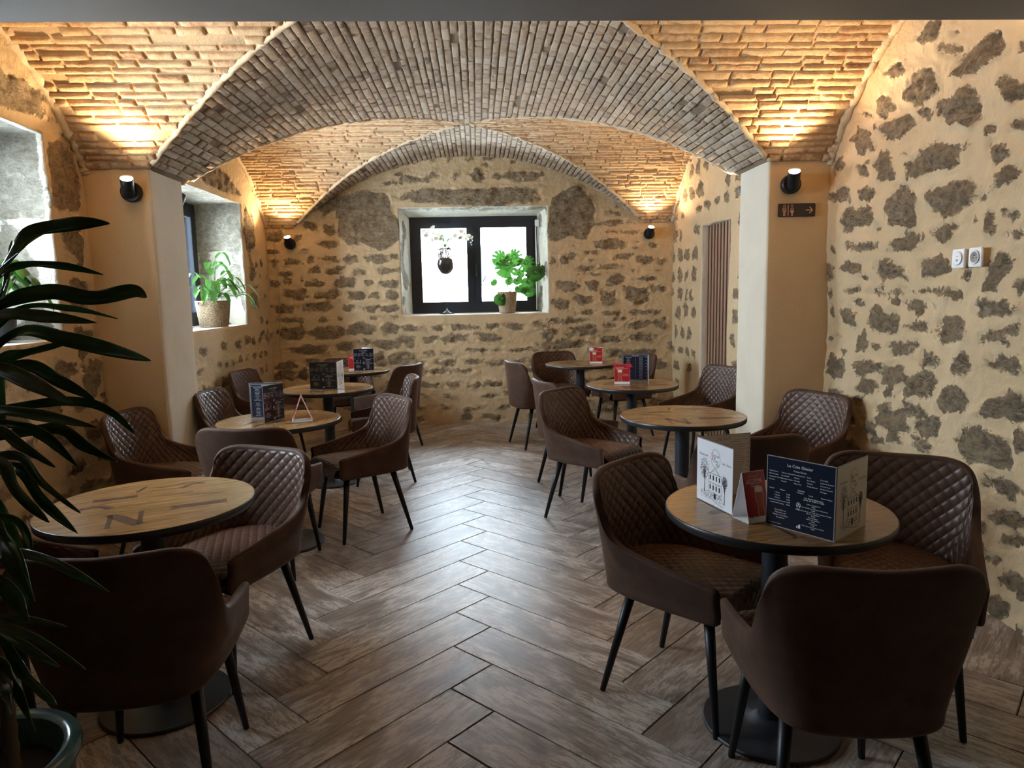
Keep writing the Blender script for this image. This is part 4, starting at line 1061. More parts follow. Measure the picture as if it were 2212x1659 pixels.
TABLES = [
 (.949, 2.148, 12, 'round wood-print table in the right foreground with white and navy menus on it'),
 (1.151, 3.874, -4, 'bare round wood-print table in front of the right pillar'),
 (1.168, 5.264, 5, 'round table with a red tent card in front of a dark menu'),
 (1.014, 6.915, 20, 'farthest round table on the right, with only a red tent card on it'),
 (-1.175, 2.458, 22, 'bare round wood-print table in the left foreground'),
 (-1.179, 4.10, 75, 'round table with an open navy menu and a folded card seen end-on'),
 (-1.190, 5.497, 8, 'round table with one wide black menu, third from the left foreground'),
 (-1.221, 6.822, 30, 'farthest round table on the left, with a red card beside a black menu'),
]
for k, (x, y, a, lab) in enumerate(TABLES):
    o = TAB if k == 0 else copy_tree(TAB)
    o.location = (x, y, 0); o.rotation_euler = (0, 0, math.radians(a)); o['label'] = lab; o['category'] = 'table'; o['group'] = 'round cafe tables'

# ------------------------------------------------------------------ lettering
def text_mb(items, font_scale=1.0, depth=0.0):
    """items: (string, x, y, size, align) ; returns MB in the XY plane"""
    out = MB()
    for s, x, y, size, al in items:
        cu = bpy.data.curves.new('t', 'FONT'); cu.body = s; cu.size = size * font_scale; cu.align_x = al; cu.resolution_u = 2
        ob = bpy.data.objects.new('t', cu)
        COL.objects.link(ob)
        dg = bpy.context.evaluated_depsgraph_get(); me = bpy.data.meshes.new_from_object(ob.evaluated_get(dg))
        out.add([(v.co.x + x, v.co.y + y, 0) for v in me.vertices], [tuple(p.vertices) for p in me.polygons])
        bpy.data.objects.remove(ob); bpy.data.curves.remove(cu); bpy.data.meshes.remove(me)
    return out
def stand(mb, P0, P1, z0, off, flip=False, tilt=0.0):
    """put XY art (x along the leaf from its left end, y up) on a vertical leaf running P0->P1, off metres in front"""
    d = Vector((P1[0] - P0[0], P1[1] - P0[1], 0)).normalized(); n = Vector((d.y, -d.x, 0))
    v = []
    for x, y, z in mb.v:
        p = Vector((P0[0], P0[1], z0)) + d * x + Vector((0, 0, y)) + n * (off + z); v.append(p[:])
    mb.v = v; return mb
def rect(mb, x0, x1, y0, y1, m=0, z=0): mb.add([(x0, y0, z), (x1, y0, z), (x1, y1, z), (x0, y1, z)], [(0, 1, 2, 3)], m)
def stroke(mb, pts, w, m=0):
    for a, b in zip(pts, pts[1:]):
        d = Vector((b[0] - a[0], b[1] - a[1]));
        if d.length < 1e-6: continue
        d.normalize(); p = Vector((-d.y, d.x)) * w / 2
        mb.add([(a[0] - p.x, a[1] - p.y, 0), (b[0] - p.x, b[1] - p.y, 0), (b[0] + p.x, b[1] + p.y, 0), (a[0] + p.x, a[1] + p.y, 0)], [(0, 1, 2, 3)], m)
GL = [('Le Coin Glacier', .106, .188, .0125, 'CENTER'), ('Crème Glacée', .106, .176, .0068, 'CENTER'), ('Sorbets', .112, .122, .0068, 'CENTER')]
for x, col_ in ((.008, ('Vanille Douce', 'Miel Chocolat', 'Cheesecake Myrtille', 'Pure Lait')), (.048, ('Tiramisu Chocolat', 'Stracciatella', 'Macadamia Sucré', 'Pistache')), (.088, ('Framboise Litchi', 'Pistache', 'Noisette', 'Pêche Nuit')), (.128, ('Fraise', 'Rum Raisins', 'Tiramisu', 'Vanille Amande')), (.168, ('Caramelita', 'Cookie & Caramel', 'Noix de Coco', 'Double Crème &', 'Meringue'))):
    for i, s_ in enumerate(col_): GL.append((s_, x, .166 - i * .0085, .0052, 'LEFT'))
for x, s_ in ((.010, 'Abricot'), (.045, 'Mangue'), (.098, 'Framboise'), (.135, 'Cassis'), (.172, 'Passion Mangue')): GL.append((s_, x, .118 - (.004 if x != .098 else .002), .0052, 'LEFT'))
for i, (a, c_) in enumerate((('1 Boule', '2.50€'), ('2 Boules', '5.00€'), ('3 Boules', '6.50€'), ('Supplément Crème Sucrée', '1.00€'), ('Supplément Topping', '0.50€'))):
    GL.append((a, .036, .103 - i * .0078, .0052, 'CENTER')); GL.append((c_, .078, .103 - i * .0078, .0052, 'RIGHT'))
for i, a in enumerate(('Demandez vos', 'Pâtisseries, vos', 'Gaufres, vos Crêpes', 'du moment')): GL.append((a, .048, .051 - i * .0075, .006, 'CENTER'))
for i, (a, sz) in enumerate((('Les Petits Déjeuners', .0068), ('servis de 7h30 à 11h00', .0068), ('', .004), ('Café et Viennoiserie', .005), ('2.50€', .005), ('Boisson Chaude, Jus de Fruits, Viennoiserie', .005), ('6.00€', .005), ('Boisson Chaude, Jus de Fruits, Viennoiserie, Tartines', .005), ('Beurre et Confiture', .005), ('8.00€', .005), ('Fromage Blanc', .005), ('Tartine de Confiture', .005), ('3.50€', .005), ('Viennoiserie', .005), ('1.50€', .005), ('Chocolat et Lait Froid ou Chaud', .005), ('3.00€', .005))):
    if a: GL.append((a, .150, .104 - i * .0054, sz, 'CENTER'))
GL.append(('Prix nets service compris', .010, .010, .004, 'LEFT'))
CK = [("Ju'ste Chez Moi", .106, .196, .0085, 'CENTER'), ('Les Cocktails', .150, .184, .0075, 'CENTER')]
R9 = random.Random(4)
DR = ['Rhum blanc, citron vert, menthe, sucre', 'Vodka, jus de tomate, citron, épices', 'Gin, jus de citron, sirop, eau gazeuse', 'Tequila, triple sec, jus de citron', 'Prosecco, apérol, eau gazeuse', 'Rhum, lait de coco, jus d ananas', 'Vodka, liqueur de pêche, jus d orange']
for i in range(20):
    CK.append((DR[i % 7], .150, .174 - i * .0078, .0052, 'CENTER'))
    if i % 2 == 0: CK.append(('8.00€', .206, .174 - i * .0078, .005, 'RIGHT'))
CK.append(('Les Cocktails sans Alcool', .140, .012, .006, 'CENTER'))
BR = [("Ju'ste Chez Moi", .106, .196, .0085, 'CENTER'), ('Boissons Chaudes', .028, .182, .0065, 'LEFT'), ('Boissons Fraîches', .028, .108, .0065, 'LEFT'), ('Les Apéritifs', .150, .075, .0065, 'CENTER')]
for i in range(21):
    if i not in (0, 9, 10): BR.append((('Café', 'Cappuccino', 'Thé, infusion', 'Chocolat chaud', 'Café viennois', 'Limonade', 'Diabolo menthe')[i % 7], .050, .182 - i * .0082, .0052, 'CENTER'))
    if i not in (13, 14): BR.append((('Sirop à l eau', 'Jus de fruits frais', 'Eau minérale', 'Bière pression')[i % 4], .152, .184 - i * .0082, .0050, 'CENTER'))
    if i % 3 == 0: BR.append(('3.50€', .200, .184 - i * .0082, .005, 'RIGHT'))
def ice_cup(x, y, s):
    b = MB(); stroke(b, [(x, y + .5 * s), (x + .15 * s, y), (x + .35 * s, y + .02 * s), (x + .5 * s, y + .5 * s)], .0009)
    for k in range(3):
        cx, cy, r = x + (.12 + .14 * k) * s, y + (.6 + .12 * (k == 1)) * s, .14 * s
        stroke(b, [(cx + r * math.cos(a), cy + r * math.sin(a)) for a in [2 * PI * i / 12 for i in range(13)]], .0009)
    stroke(b, [(x + .1 * s, y - .05 * s), (x + .4 * s, y - .05 * s)], .0012); stroke(b, [(x + .05 * s, y + .4 * s), (x + .45 * s, y + .3 * s)], .0008); return b
def facade_sketch():
    """ink drawing of a mansion between two trees"""
    b = MB(); R = random.Random(2)
    x0, x1, y0, y1 = .075, .150, .045, .108
    L = .0010
    for p in ([(x0, y0), (x0, y1)], [(x1, y0), (x1, y1)], [(x0, y1), (x1, y1)], [(x0, y0 + .002), (x1, y0 - .006)], [(x0, (y0 + y1) / 2), (x1, (y0 + y1) / 2)], [(x0 + .01, y1), ((x0 + x1) / 2, y1 + .022), (x1 - .01, y1)], [(x0 + .016, y1 + .002), ((x0 + x1) / 2, y1 + .016), (x1 - .016, y1 + .002)]): stroke(b, p, L)
    for r in range(2):
        for c_ in range(4):
            wx = x0 + .006 + c_ * .018; wy = y0 + .008 + r * .033
            rect(b, wx, wx + .007, wy, wy + .016); stroke(b, [(wx - .002, wy + .019), (wx + .0035, wy + .022), (wx + .009, wy + .019)], L)
    rect(b, (x0 + x1) / 2 - .006, (x0 + x1) / 2 + .006, y0 - .02, y0 - .002)
    stroke(b, [(x0 - .03, y0 - .012), (x1 - .03, y0 - .030), (x1 + .012, y0 - .036)], .0013); stroke(b, [(x0 - .026, y0 - .004), (x0, y0 - .003), (x1 - .02, y0 - .018)], L)
    for tx, tb, th, tr in ((.050, .035, .105, .026), (.168, .018, .100, .014)):
        stroke(b, [(tx, tb), (tx + .001, tb + th * .45), (tx - .003, tb + th * .8)], .0028)
        for _ in range(210):
            a = R.uniform(0, 6.28); r = tr * math.sqrt(R.random()); cx, cy = tx + r * math.cos(a), tb + th * .75 + r * math.sin(a) * 1.35; a2 = R.uniform(0, 3.14)
            stroke(b, [(cx, cy), (cx + .0042 * math.cos(a2), cy + .0042 * math.sin(a2))], .0010)
        for _ in range(6):
            a = R.uniform(.5, 2.6); stroke(b, [(tx, tb + th * .4), (tx + tr * .8 * math.cos(a), tb + th * .6 + tr * math.sin(a))], .0009)
    for _ in range(150):
        cx, cy = R.uniform(.03, .175), y0 - R.uniform(.0, .018) - (.01 if R.random() < .5 else 0); a2 = R.uniform(0, 3.14)
        stroke(b, [(cx, cy), (cx + .0045 * math.cos(a2), cy + .0045 * math.sin(a2))], .0010)
    for k in range(3): rect(b, .100 + k * .004, .1015 + k * .004, .004, .0055)
    return b
def menu_leaf(root, P0, P1, style_f, style_b, z0=.7535, h=.213):
    """one laminated leaf; P0 is its left end seen from the printed front"""
    w = math.hypot(P1[0] - P0[0], P1[1] - P0[1])
    b = MB(); rect_ = MB(); b.box(0, w, 0, h, -.0006, .0006)
    lf = stand(b, P0, P1, z0 - .0015, 0).build('leaf', M['sheet'], parent=root, smooth=False)
    for st, sgn in ((style_f, 1), (style_b, -1)):
        A, B = (P0, P1) if sgn > 0 else (P1, P0)
        k = w / .213
        paper = {'navy': 'night', 'brew': 'night', 'cover': 'paper', 'cocktail': 'papercream', 'cream_cover': 'papercream'}[st]
        b = MB(); rect(b, .0022, w - .0022, .0022, h - .0022); stand(b, A, B, z0 - .0015, .0009).build('print_panel', M[paper], parent=lf, smooth=False)
        if st == 'navy':
            b = text_mb(GL); c_ = ice_cup(.098, .068, .024); b.add(c_.v, c_.f)
            rect(b, .100, .103, .012, .018); rect(b, .105, .108, .012, .022); rect(b, .109, .112, .012, .024); ink = 'inkwhite'
        elif st == 'brew':
            b = text_mb(BR); ink = 'inkwhite'
            for i in (0, .003): stroke(b, [(.006 + i, .006 + i), (.207 - i, .006 + i), (.207 - i, .205 - i), (.006 + i, .205 - i), (.006 + i, .006 + i)], .0006)
            stroke(b, [(.009, .193), (.204, .193)], .0006); stroke(b, [(.108, .02), (.108, .19)], .0005)
        elif st == 'cocktail':
            b = text_mb(CK); ink = 'inkblack'
            stroke(b, [(.006, .006), (.207, .006), (.207, .205), (.006, .205), (.006, .006)], .0006); stroke(b, [(.009, .193), (.204, .193)], .0006)
        else:
            b = facade_sketch(); ink = 'inkblack'
            t = text_mb([('Restaurant', .018, .158, .0115, 'LEFT'), ('Café - Glacier', .150, .150, .0095, 'LEFT'), ('Chez', .100, .148, .014, 'LEFT'), ("Moi", .116, .136, .013, 'LEFT'), ("'ste", .118, .166, .013, 'LEFT')])
            b.add(t.v, t.f)
            stroke(b, [(.114 + .027 * math.cos(a), .160 + .030 * math.sin(a)) for a in [2 * PI * i / 40 for i in range(41)]], .0010)
            r = text_mb([('Ju', .094, .160, .028, 'LEFT')]); r.v = [(x * k, y, z) for x, y, z in r.v]
            stand(r, A, B, z0 - .0015, .0013).build('monogram', M['inkred'] if st == 'cover' else M['inkblack'], parent=lf, smooth=False)
        b.v = [(x * k, y, z) for x, y, z in b.v]
        stand(b, A, B, z0 - .0015, .0012).build('lettering', M[ink], parent=lf, smooth=False)
    return lf
def menu(label, leaves):
    (a, b_) = leaves[0][0], leaves[0][1]
    s = thing('menu_card', label, 'menu', (0, 0, 0), 0, 'folded laminated menus')
    c_ = Vector((a[0], a[1], .752)); 
    for P0, P1, f, k in leaves: menu_leaf(s, P0, P1, f, k)
    # move the pivot to the card's foot
    s.location = c_
    for ch in s.children: ch.matrix_parent_inverse = Matrix.Translation(-c_)
    return s
menu('open white menu with a drawn mansion and red monogram on the right foreground table', [((.732, 2.287), (.782, 2.085), 'cover', 'cover'), ((.7325, 2.2885), (.930, 2.325), 'cocktail', 'cream_cover')])
menu('open navy menu headed Le Coin Glacier on the right foreground table', [((.854, 2.003), (.975, 1.829), 'navy', 'brew'), ((.9765, 1.8285), (1.136, 1.957), 'cream_cover', 'cocktail')])
menu('open dark menu on the table with the red poinsettia tent card', [((1.136, 5.467), (1.333, 5.413), 'brew', 'navy'), ((1.333, 5.411), (1.285, 5.205), 'cover', 'cream_cover')])
menu('open navy menu with two dark leaves on the left table beside the folded card', [((-1.359, 4.161), (-1.159, 4.146), 'brew', 'navy'), ((-1.229, 3.984), (-1.157, 4.143), 'navy', 'brew')])
menu('wide black menu with a white side leaf on the middle left table', [((-1.308, 5.429), (-1.095, 5.402), 'navy', 'brew'), ((-1.0935, 5.403), (-1.083, 5.614), 'cover', 'cream_cover')])
menu('black menu with a closed-looking fold on the farthest left table', [((-1.193, 6.707), (-1.006, 6.739), 'navy', 'brew'), ((-1.004, 6.741), (-1.14, 6.89), 'cocktail', 'cover')])

def beer_art(w, h, boot, logo):
    """coloured art on a card front, w x h; returns list of (mesh builder, material, name)"""
    gl, fo, sn, wt = MB(), MB(), MB(), MB()
    R = random.Random(int(w * 1e4) + boot)
    cx = w * (.36 if boot else .66)
    g0, g1 = h * .14, h * .60; gw = w * (.13 if boot else .17)
    if boot:
        gl.add([(cx - gw, g1, 0), (cx + gw, g1, 0), (cx + gw * .8, h * .28, 0), (cx + gw * 2.0, h * .19, 0), (cx + gw * 2.1, h * .14, 0), (cx - gw * .9, h * .14, 0), (cx - gw * .7, h * .3, 0)], [(6, 5, 4, 3, 2), (0, 6, 2, 1)])
    else:
        gl.add([(cx - gw, g1, 0), (cx + gw, g1, 0), (cx + gw * .95, h * .45, 0), (cx + gw * .7, h * .32, 0), (cx + gw * .85, g0, 0), (cx - gw * .85, g0, 0), (cx - gw * .7, h * .32, 0), (cx - gw * .95, h * .45, 0)], [(0, 7, 2, 1), (7, 6, 3, 2), (6, 5, 4, 3)])
    n = 12; fo.add([(cx + gw * 1.04 * math.cos(PI * i / n), g1 + h * .08 + h * .035 * math.sin(PI * i / n), .0001) for i in range(n + 1)] + [(cx - gw * 1.02, g1 - h * .01, .0001), (cx + gw * 1.02, g1 - h * .01, .0001)], [tuple(range(n + 1)) + (n + 1, n + 2)])
    m = 24; top = [(w * i / m, h * (.085 + .035 * abs(math.sin(i * 1.1)) + R.uniform(0, .02)), .00005) for i in range(m + 1)]
    sn.add([(0, .001, .00005)] + top + [(w, .001, .00005)], [tuple(range(m + 3))[::-1]])
    for _ in range(14):
        x, y = R.uniform(.05, .95) * w, R.uniform(.2, .95) * h; rect(sn, x, x + .0012, y, y + .0012)
    lx = w * (.42 if boot else .5)
    T = text_mb([(logo, w * (.34 if boot else .5), h * .80, w * (.13 if boot else .18), 'CENTER'), ('Noël', w * (.33 if boot else .52), h * .69, w * .17, 'CENTER')] + ([('À PARTIR', w * .74, h * .46, w * .085, 'CENTER'), ('DE 5 EUROS', w * .74, h * .40, w * .075, 'CENTER')] if boot else [('BIÈRE DE SAISON', w * .5, h * .90, w * .06, 'CENTER')]))
    stroke(T, [(w * .12, h * .785), (w * .5, h * .765), (w * .88, h * .785)], .0014)
    gs = MB(); 
    for sx in (-1, 1): stroke(gs, [(cx + sx * gw * 1.04, g1 + h * .07), (cx + sx * gw * 1.0, h * .45), (cx + sx * gw * .75, h * .32), (cx + sx * gw * .9, g0)], .0010)
    for v_ in (T, gs): v_.v = [(x, y, .0002) for x, y, z in v_.v]
    T.add(gs.v, gs.f)
    return [(gl, 'amber', 'beer_glass_print'), (fo, 'foam', 'foam_print'), (sn, 'inkwhite', 'snow_print'), (T, 'foam', 'lettering')]
def tent(label, P0, P1, depth, h=.150, boot=0, star=None, red_in=True):
    """folded card: front face runs P0->P1 (left to right seen from the front), ridge over the middle"""
    P0, P1 = Vector((*P0, 0)), Vector((*P1, 0)); d = (P1 - P0).normalized(); w = (P1 - P0).length; bk = Vector((-d.y, d.x, 0)) * depth; rg = bk * .5
    s = thing('tent_card', label, 'card', ((P0 + P1) / 2 + bk / 2 + Vector((0, 0, .752)))[:], 0, 'folded tent cards on the tables')
    org = Vector(s.location); Z = .0006
    def pt(a, v): return P0 + d * a + v
    base = Vector((0, 0, .7522)); hz = Vector((0, 0, h))
    A, B, C_, D = P0 + base, P1 + base, P1 + bk + base, P0 + bk + base; E, F_ = P0 + rg + base + hz, P1 + rg + base + hz
    b = MB(); t = .0010
    def sheet(q):
        q = [Vector(x) for x in q]; n = (q[1] - q[0]).cross(q[3] - q[0]).normalized() * t / 2
        b.add([(x + n - org)[:] for x in q] + [(x - n - org)[:] for x in q], [(0, 1, 2, 3), (7, 6, 5, 4), (0, 4, 5, 1), (1, 5, 6, 2), (2, 6, 7, 3), (3, 7, 4, 0)])
    sheet((A, B, F_, E)); sheet((D, C_, F_, E)); sheet((A, B, C_, D))
    card = b.build('card', M['paper'], parent=s, smooth=False)
    sl = (F_ - B).length
    for (o_, dd, up) in ((A, d, (E - A).normalized()), (C_, -d, (F_ - C_).normalized())):
        nn = dd.cross(up).normalized()
        def place(mb, off):
            mb.v = [(o_ + dd * x + up * y + nn * (off + z) - org)[:] for x, y, z in mb.v]; return mb
        p = MB(); rect(p, .001, w - .001, .001, sl - .001); pnl = place(p, .0008).build('print_panel', M['red'], parent=s, smooth=False)
        for mb, mt, nm in beer_art(w - .002, sl - .002, boot, 'LICORNE'):
            place(mb, .0012).build(nm, M[mt], parent=pnl, smooth=False)
        if star:
            q = MB(); R = random.Random(3); cx, cy = (w * .93 if star == 'red' else w * .12), sl * .93
            q.add([(cx, cy, .0006)] + [(cx + (.034 if i % 2 else .018) * R.uniform(.8, 1.1) * math.cos(i * PI / 7), cy + (.028 if i % 2 else .015) * R.uniform(.8, 1.1) * math.sin(i * PI / 7), 0) for i in range(14)], [(0, i + 1, (i + 1) % 14 + 1) for i in range(14)])
            place(q, .0016).build('flower_cutout' if star == 'red' else 'snow_cutout', M['red2'] if star == 'red' else M['paper'], parent=pnl, smooth=False)
    return s
tent('red tent card with a tall beer glass, between the two menus in the right foreground', (.801, 2.001), (.879, 2.026), .078)
tent('red tent card with a poinsettia corner in front of the dark menu', (1.035, 5.277), (1.150, 5.250), .064, boot=1, star='red')
tent('red tent card with a white snowy corner, alone on the farthest right table', (1.103, 6.866), (1.225, 6.850), .060, boot=1, star='white')
tent('red tent card tucked left of the black menu on the farthest left table', (-1.255, 6.765), (-1.140, 6.785), .06)
tent('folded tent card seen end-on as a triangle on the left table', (-.966, 4.020), (-.966 - .03, 4.135), .112, h=.145)

# ------------------------------------------------------------------ restroom sign, sockets
s = thing('restroom_sign', 'dark restroom sign with man, woman and arrow on the right pillar', 'sign', (2.025, YP0 - .004, 1.942))
b = MB(); b.rbox(-.120, .120, -.010, .0, -.041, .041, .004); auto(b.build('plate', M['signp'], parent=s))
b = MB(); w_ = .0035
def ring_(cx, cy, r): stroke(b, [(cx + r * math.cos(a), cy + r * math.sin(a)) for a in [2 * PI * i / 16 for i in range(17)]], .0024)
for cx, sk in ((-.081, 0), (-.032, 1)):
    ring_(cx, .026, .0062)
    stroke(b, [(cx - .004, .017), (cx - .009, .016) if not sk else (cx - .006, .012), (cx - .012, -.010), ], .0024); stroke(b, [(cx + .004, .017), (cx + .009, .016) if not sk else (cx + .006, .012), (cx + .012, -.010)], .0024)
    if sk: b.add([(cx - .006, -.004, 0), (cx - .010, -.016, 0), (cx + .010, -.016, 0), (cx + .006, -.004, 0)], [(0, 1, 2, 3)]); stroke(b, [(cx - .0035, -.016), (cx - .0035, -.036)], w_); stroke(b, [(cx + .0035, -.016), (cx + .0035, -.036)], w_); stroke(b, [(cx - .004, .012), (cx - .005, -.004)], .0022); stroke(b, [(cx + .004, .012), (cx + .005, -.004)], .0022)
    else: stroke(b, [(cx - .004, -.002), (cx - .004, -.037)], .005); stroke(b, [(cx + .004, -.002), (cx + .004, -.037)], .005); rect(b, cx - .0065, cx + .0065, -.008, -.002); stroke(b, [(cx - .006, .012), (cx - .006, -.004)], .0022); stroke(b, [(cx + .006, .012), (cx + .006, -.004)], .0022); stroke(b, [(cx, .014), (cx, .002)], .003)
stroke(b, [(-.057, .032), (-.057, -.036)], .0042)
stroke(b, [(.056, -.001), (.100, -.001)], .0055); stroke(b, [(.080, .019), (.100, -.001), (.080, -.020)], .0055)
b.v = [(x, -.0104 - .0004 * 1, y) for x, y, z in b.v]
b.build('pictograms', M['copper'], parent=s, smooth=False)

def socket(loc, rz, label, kind, sz=.042):
    s = thing('wall_socket', label, 'socket', loc, rz, 'white wall sockets')
    b = MB(); b.rbox(-sz, sz, -.012, 0, -sz, sz, .003); auto(b.build('face_plate', M['white'], parent=s))
    X_ = Matrix.Rotation(PI / 2, 4, 'X')
    b = MB(); b.lathe([(.026, .012), (.031, .0165), (.029, .018), (.024, .016)], n=40, cap=False); b.xf(X_).build('raised_ring', M['white'], parent=s)
    if kind == 'plug':
        b = MB(); b.lathe([(.001, .006 + .0065), (.019, .0065 + .006), (.0215, .0175), (.024, .0175)], n=36, cap=False); b.xf(X_).build('recess', M['whitedark'], parent=s)
        b = MB(); b.lathe([(.0024, .012), (.0024, .019), (.001, .020)], 0, .008, n=12); b.xf(X_).build('earth_pin', M['metaldot'], parent=s)
        b = MB()
        for x in (-.0095, .0095): b.lathe([(.0028, .0128), (.001, .0129)], x, -.002, n=12)
        b.xf(X_).build('pin_holes', M['black'], parent=s)
    else:
        b = MB(); b.lathe([(.001, .0165), (.0245, .0165)], n=36, cap=False); b.xf(X_).build('cover', M['white'], parent=s)
        b = MB(); b.box(-.007, .007, -.0172, -.0166, -.014, -.004); b.box(-.006, .006, -.0172, -.0166, .008, .011); b.build('ports', M['whitedark'], parent=s, smooth=False)
    return s
socket((XR - .022, 3.145, 1.575), -PI / 2, 'white socket plate with USB ports, left one of the pair on the right wall', 'usb')
socket((XR - .022, 3.035, 1.575), -PI / 2, 'white socket with round recessed plug, right one of the pair on the right wall', 'plug')
socket((1.99, YB - .016, .289), 0, 'small white socket low on the rear wall, seen under a table edge', 'plug')

# ------------------------------------------------------------------ plants
def leaf_strip(pts, width, prof, fold=.25, up=Vector((0, 0, 1)), nseg=22, ncross=6, wave=.0, seed=0, twist=0., droop_tip=False):
    """leaf blade along pts; returns verts, faces"""
    P = [np.array(p, float) for p in pts]; R = random.Random(seed)
    V, F = [], []; n = nseg; prevp = None
    cl = [Vector(catmull(P, (len(P) - 1) * i / n)) for i in range(n + 1)]
    for i in range(n + 1):
        t = i / n; c = cl[i]; tg = (cl[min(i + 1, n)] - cl[max(i - 1, 0)]).normalized()
        side = tg.cross(up)
        if side.length < .05: side = tg.cross(Vector((1, 0, 0)))
        side.normalize(); nn = side.cross(tg).normalized()
        if twist:
            q = Matrix.Rotation(twist, 3, tg); side = q @ side; nn = q @ nn
        w = width * prof(t)
        for k in range(ncross + 1):
            s = -1 + 2 * k / ncross
            wv = wave * math.sin(t * 17 + s * 2 + seed) * abs(s)
            V.append(c + side * (w * s * math.cos(fold)) + nn * (abs(s) * w * math.sin(fold) + wv * w))
    m = ncross + 1
    for i in range(n):
        for k in range(ncross): F.append((i * m + k, i * m + k + 1, (i + 1) * m + k + 1, (i + 1) * m + k))
    return V, F
def solid(o, th):
    md = o.modifiers.new('thickness', 'SOLIDIFY'); md.thickness = th; return o
def lance(t): return max(.05, math.sin(PI * min(1, t * .93 + .07)) ** .55) * (1 - .75 * max(0, t - .86) / .14) if t < .995 else .04
def strap(t):
    if t < .12: return .22 + .78 * (t / .12) ** 1.2 * .5
    if t < .4: return .61 + .39 * (t - .12) / .28
    if t < .72: return 1.
    return max(.04, 1 - ((t - .72) / .28) ** 1.7 * .97)

# tall dracaena in the glazed pot, left foreground
PLX, PLY = -1.07, 1.40
tree = thing('dracaena', 'tall plant with long dark drooping leaves in a teal pot, left foreground', 'plant', (PLX, PLY, 0))
Mi = Matrix.Translation((-PLX, -PLY, 0))
def rel(V): return [(v[0] - PLX, v[1] - PLY, v[2]) for v in V]
b = MB(); b.lathe([(.115, 0), (.125, .01), (.150, .12), (.168, .30), (.172, .42), (.172, .47), (.186, .485), (.190, .50), (.186, .514), (.172, .518), (.155, .508), (.150, .47), (.146, .455), (.146, .44)], n=72, cap=False); b.lathe([(.001, 0), (.115, 0)], n=72, cap=False)
auto(b.build('glazed_pot', M['glaze'], parent=tree), 50)
b = MB(); b.lathe([(.001, .455), (.08, .452), (.148, .448)], n=40, cap=False)
b.v = [(x, y, z + noise.noise(Vector((x * 60, y * 60, 0))) * .008) for x, y, z in b.v]; b.build('soil', M['soil'], parent=tree)
for k, (pts, r) in enumerate(((((0, 0, .44), (.01, .0, .8), (.05, -.02, 1.15), (.06, -.03, 1.36)), .022), (((-.05, .04, .44), (-.08, .05, .8), (-.05, .03, 1.02)), .018), (((.05, .03, .44), (.04, .05, .62), (.05, .03, .80)), .016))):
    P = [np.array(p) for p in pts]; q = [Vector(catmull(P, (len(P) - 1) * i / 30)) for i in range(31)]
    b = MB(); b.tube(q, [r * (1 + .10 * math.sin(i * 2.1)) * (1 - .2 * i / 30) for i in range(31)], 14); b.build('cane', M['cane'], parent=tree)
for k, (pts, hw) in enumerate(DATA['leaves']):
    q = [np.array((PLX + .055, PLY - .025, min(1.37, max(.6, pts[0][2] - .05))))] + [np.array(p) for p in pts]
    pr = strap
    V, F = leaf_strip(q, hw * .85, pr, fold=.34 if k % 3 else .5, seed=k, wave=.26, twist=(1.0, .8, 1.2, .9, 1.35)[k % 5], nseg=34)
    solid(mesh_obj('leaf', rel(V), F, M['drac'], parent=tree), .0012)
R = random.Random(77)
for k in range(26):          # the side turned away from the picture
    a = R.uniform(1.7, 4.6); z = R.uniform(.85, 1.42); L = R.uniform(.22, .38)
    o0 = np.array((PLX + .04, PLY - .02, z)); d = np.array((math.cos(a), math.sin(a), 0))
    q = [o0, o0 + d * L * .35 + (0, 0, .06), o0 + d * L * .75 + (0, 0, .03), o0 + d * L + (0, 0, -.10 - .1 * R.random())]
    V, F = leaf_strip(q, R.uniform(.018, .028), strap, fold=.5, seed=k + 100, wave=.2, nseg=20)
    solid(mesh_obj('leaf', rel(V), F, M['drac'], parent=tree), .0012)

def wicker_pot(parent, r0, r1, h, n=96, rows_=26, handle=False):
    V, F, WU, WV = [], [], [], []; m = rows_ * 4
    for j in range(m + 1):
        z = h * j / m; r = r0 + (r1 - r0) * (j / m) ** .8
        for i in range(n):
            a = 2 * PI * i / n; ph = math.sin(z / h * rows_ * PI * 2) ; br = math.sin(a * 30 + (PI if int(z / h * rows_) % 2 else 0))
            rr = r + .0028 * ph + .0016 * br
            V.append((rr * math.cos(a), rr * math.sin(a), z)); WU.append(a * 30 / PI + (1 if int(z / h * rows_) % 2 else 0)); WV.append(z / h * rows_ * 2.)
    for j in range(m):
        for i in range(n):
            k = (i + 1) % n; F.append((j * n + i, j * n + k, (j + 1) * n + k, (j + 1) * n + i))
    b0 = len(V)
    for z, r in ((h, r1 - .008), (h - .03, r1 - .010)):
        for i in range(n): V.append((r * math.cos(2 * PI * i / n), r * math.sin(2 * PI * i / n), z)); WU.append(i * .6); WV.append(0)
    for i in range(n):
        k = (i + 1) % n; F.append((m * n + i, m * n + k, b0 + k, b0 + i)); F.append((b0 + i, b0 + k, b0 + n + k, b0 + n + i))
    F.append(tuple(range(n))[::-1])
    o = mesh_obj('wicker_pot', V, F, M['wicker'], parent=parent, attrs={'wu': WU, 'wv': WV})
    b = MB(); b.lathe([(.001, h - .025), (r1 - .010, h - .028)], n=40, cap=False); b.build('soil', M['soil'], parent=parent)
    if handle:
        for a in (-1.9, 1.2):
            b = MB(); ca, sa = math.cos(a), math.sin(a); pts = [((r1 + .004 + .012 * math.sin(PI * i / 8)) * ca - sa * (.03 * math.cos(PI * i / 8)), (r1 + .004 + .012 * math.sin(PI * i / 8)) * sa + ca * (.03 * math.cos(PI * i / 8)), h - .012 - .03 * math.sin(PI * i / 8)) for i in range(9)]
            b.tube(pts, .006, 8); b.build('pot_handle', M['piping'], parent=parent)
    return o
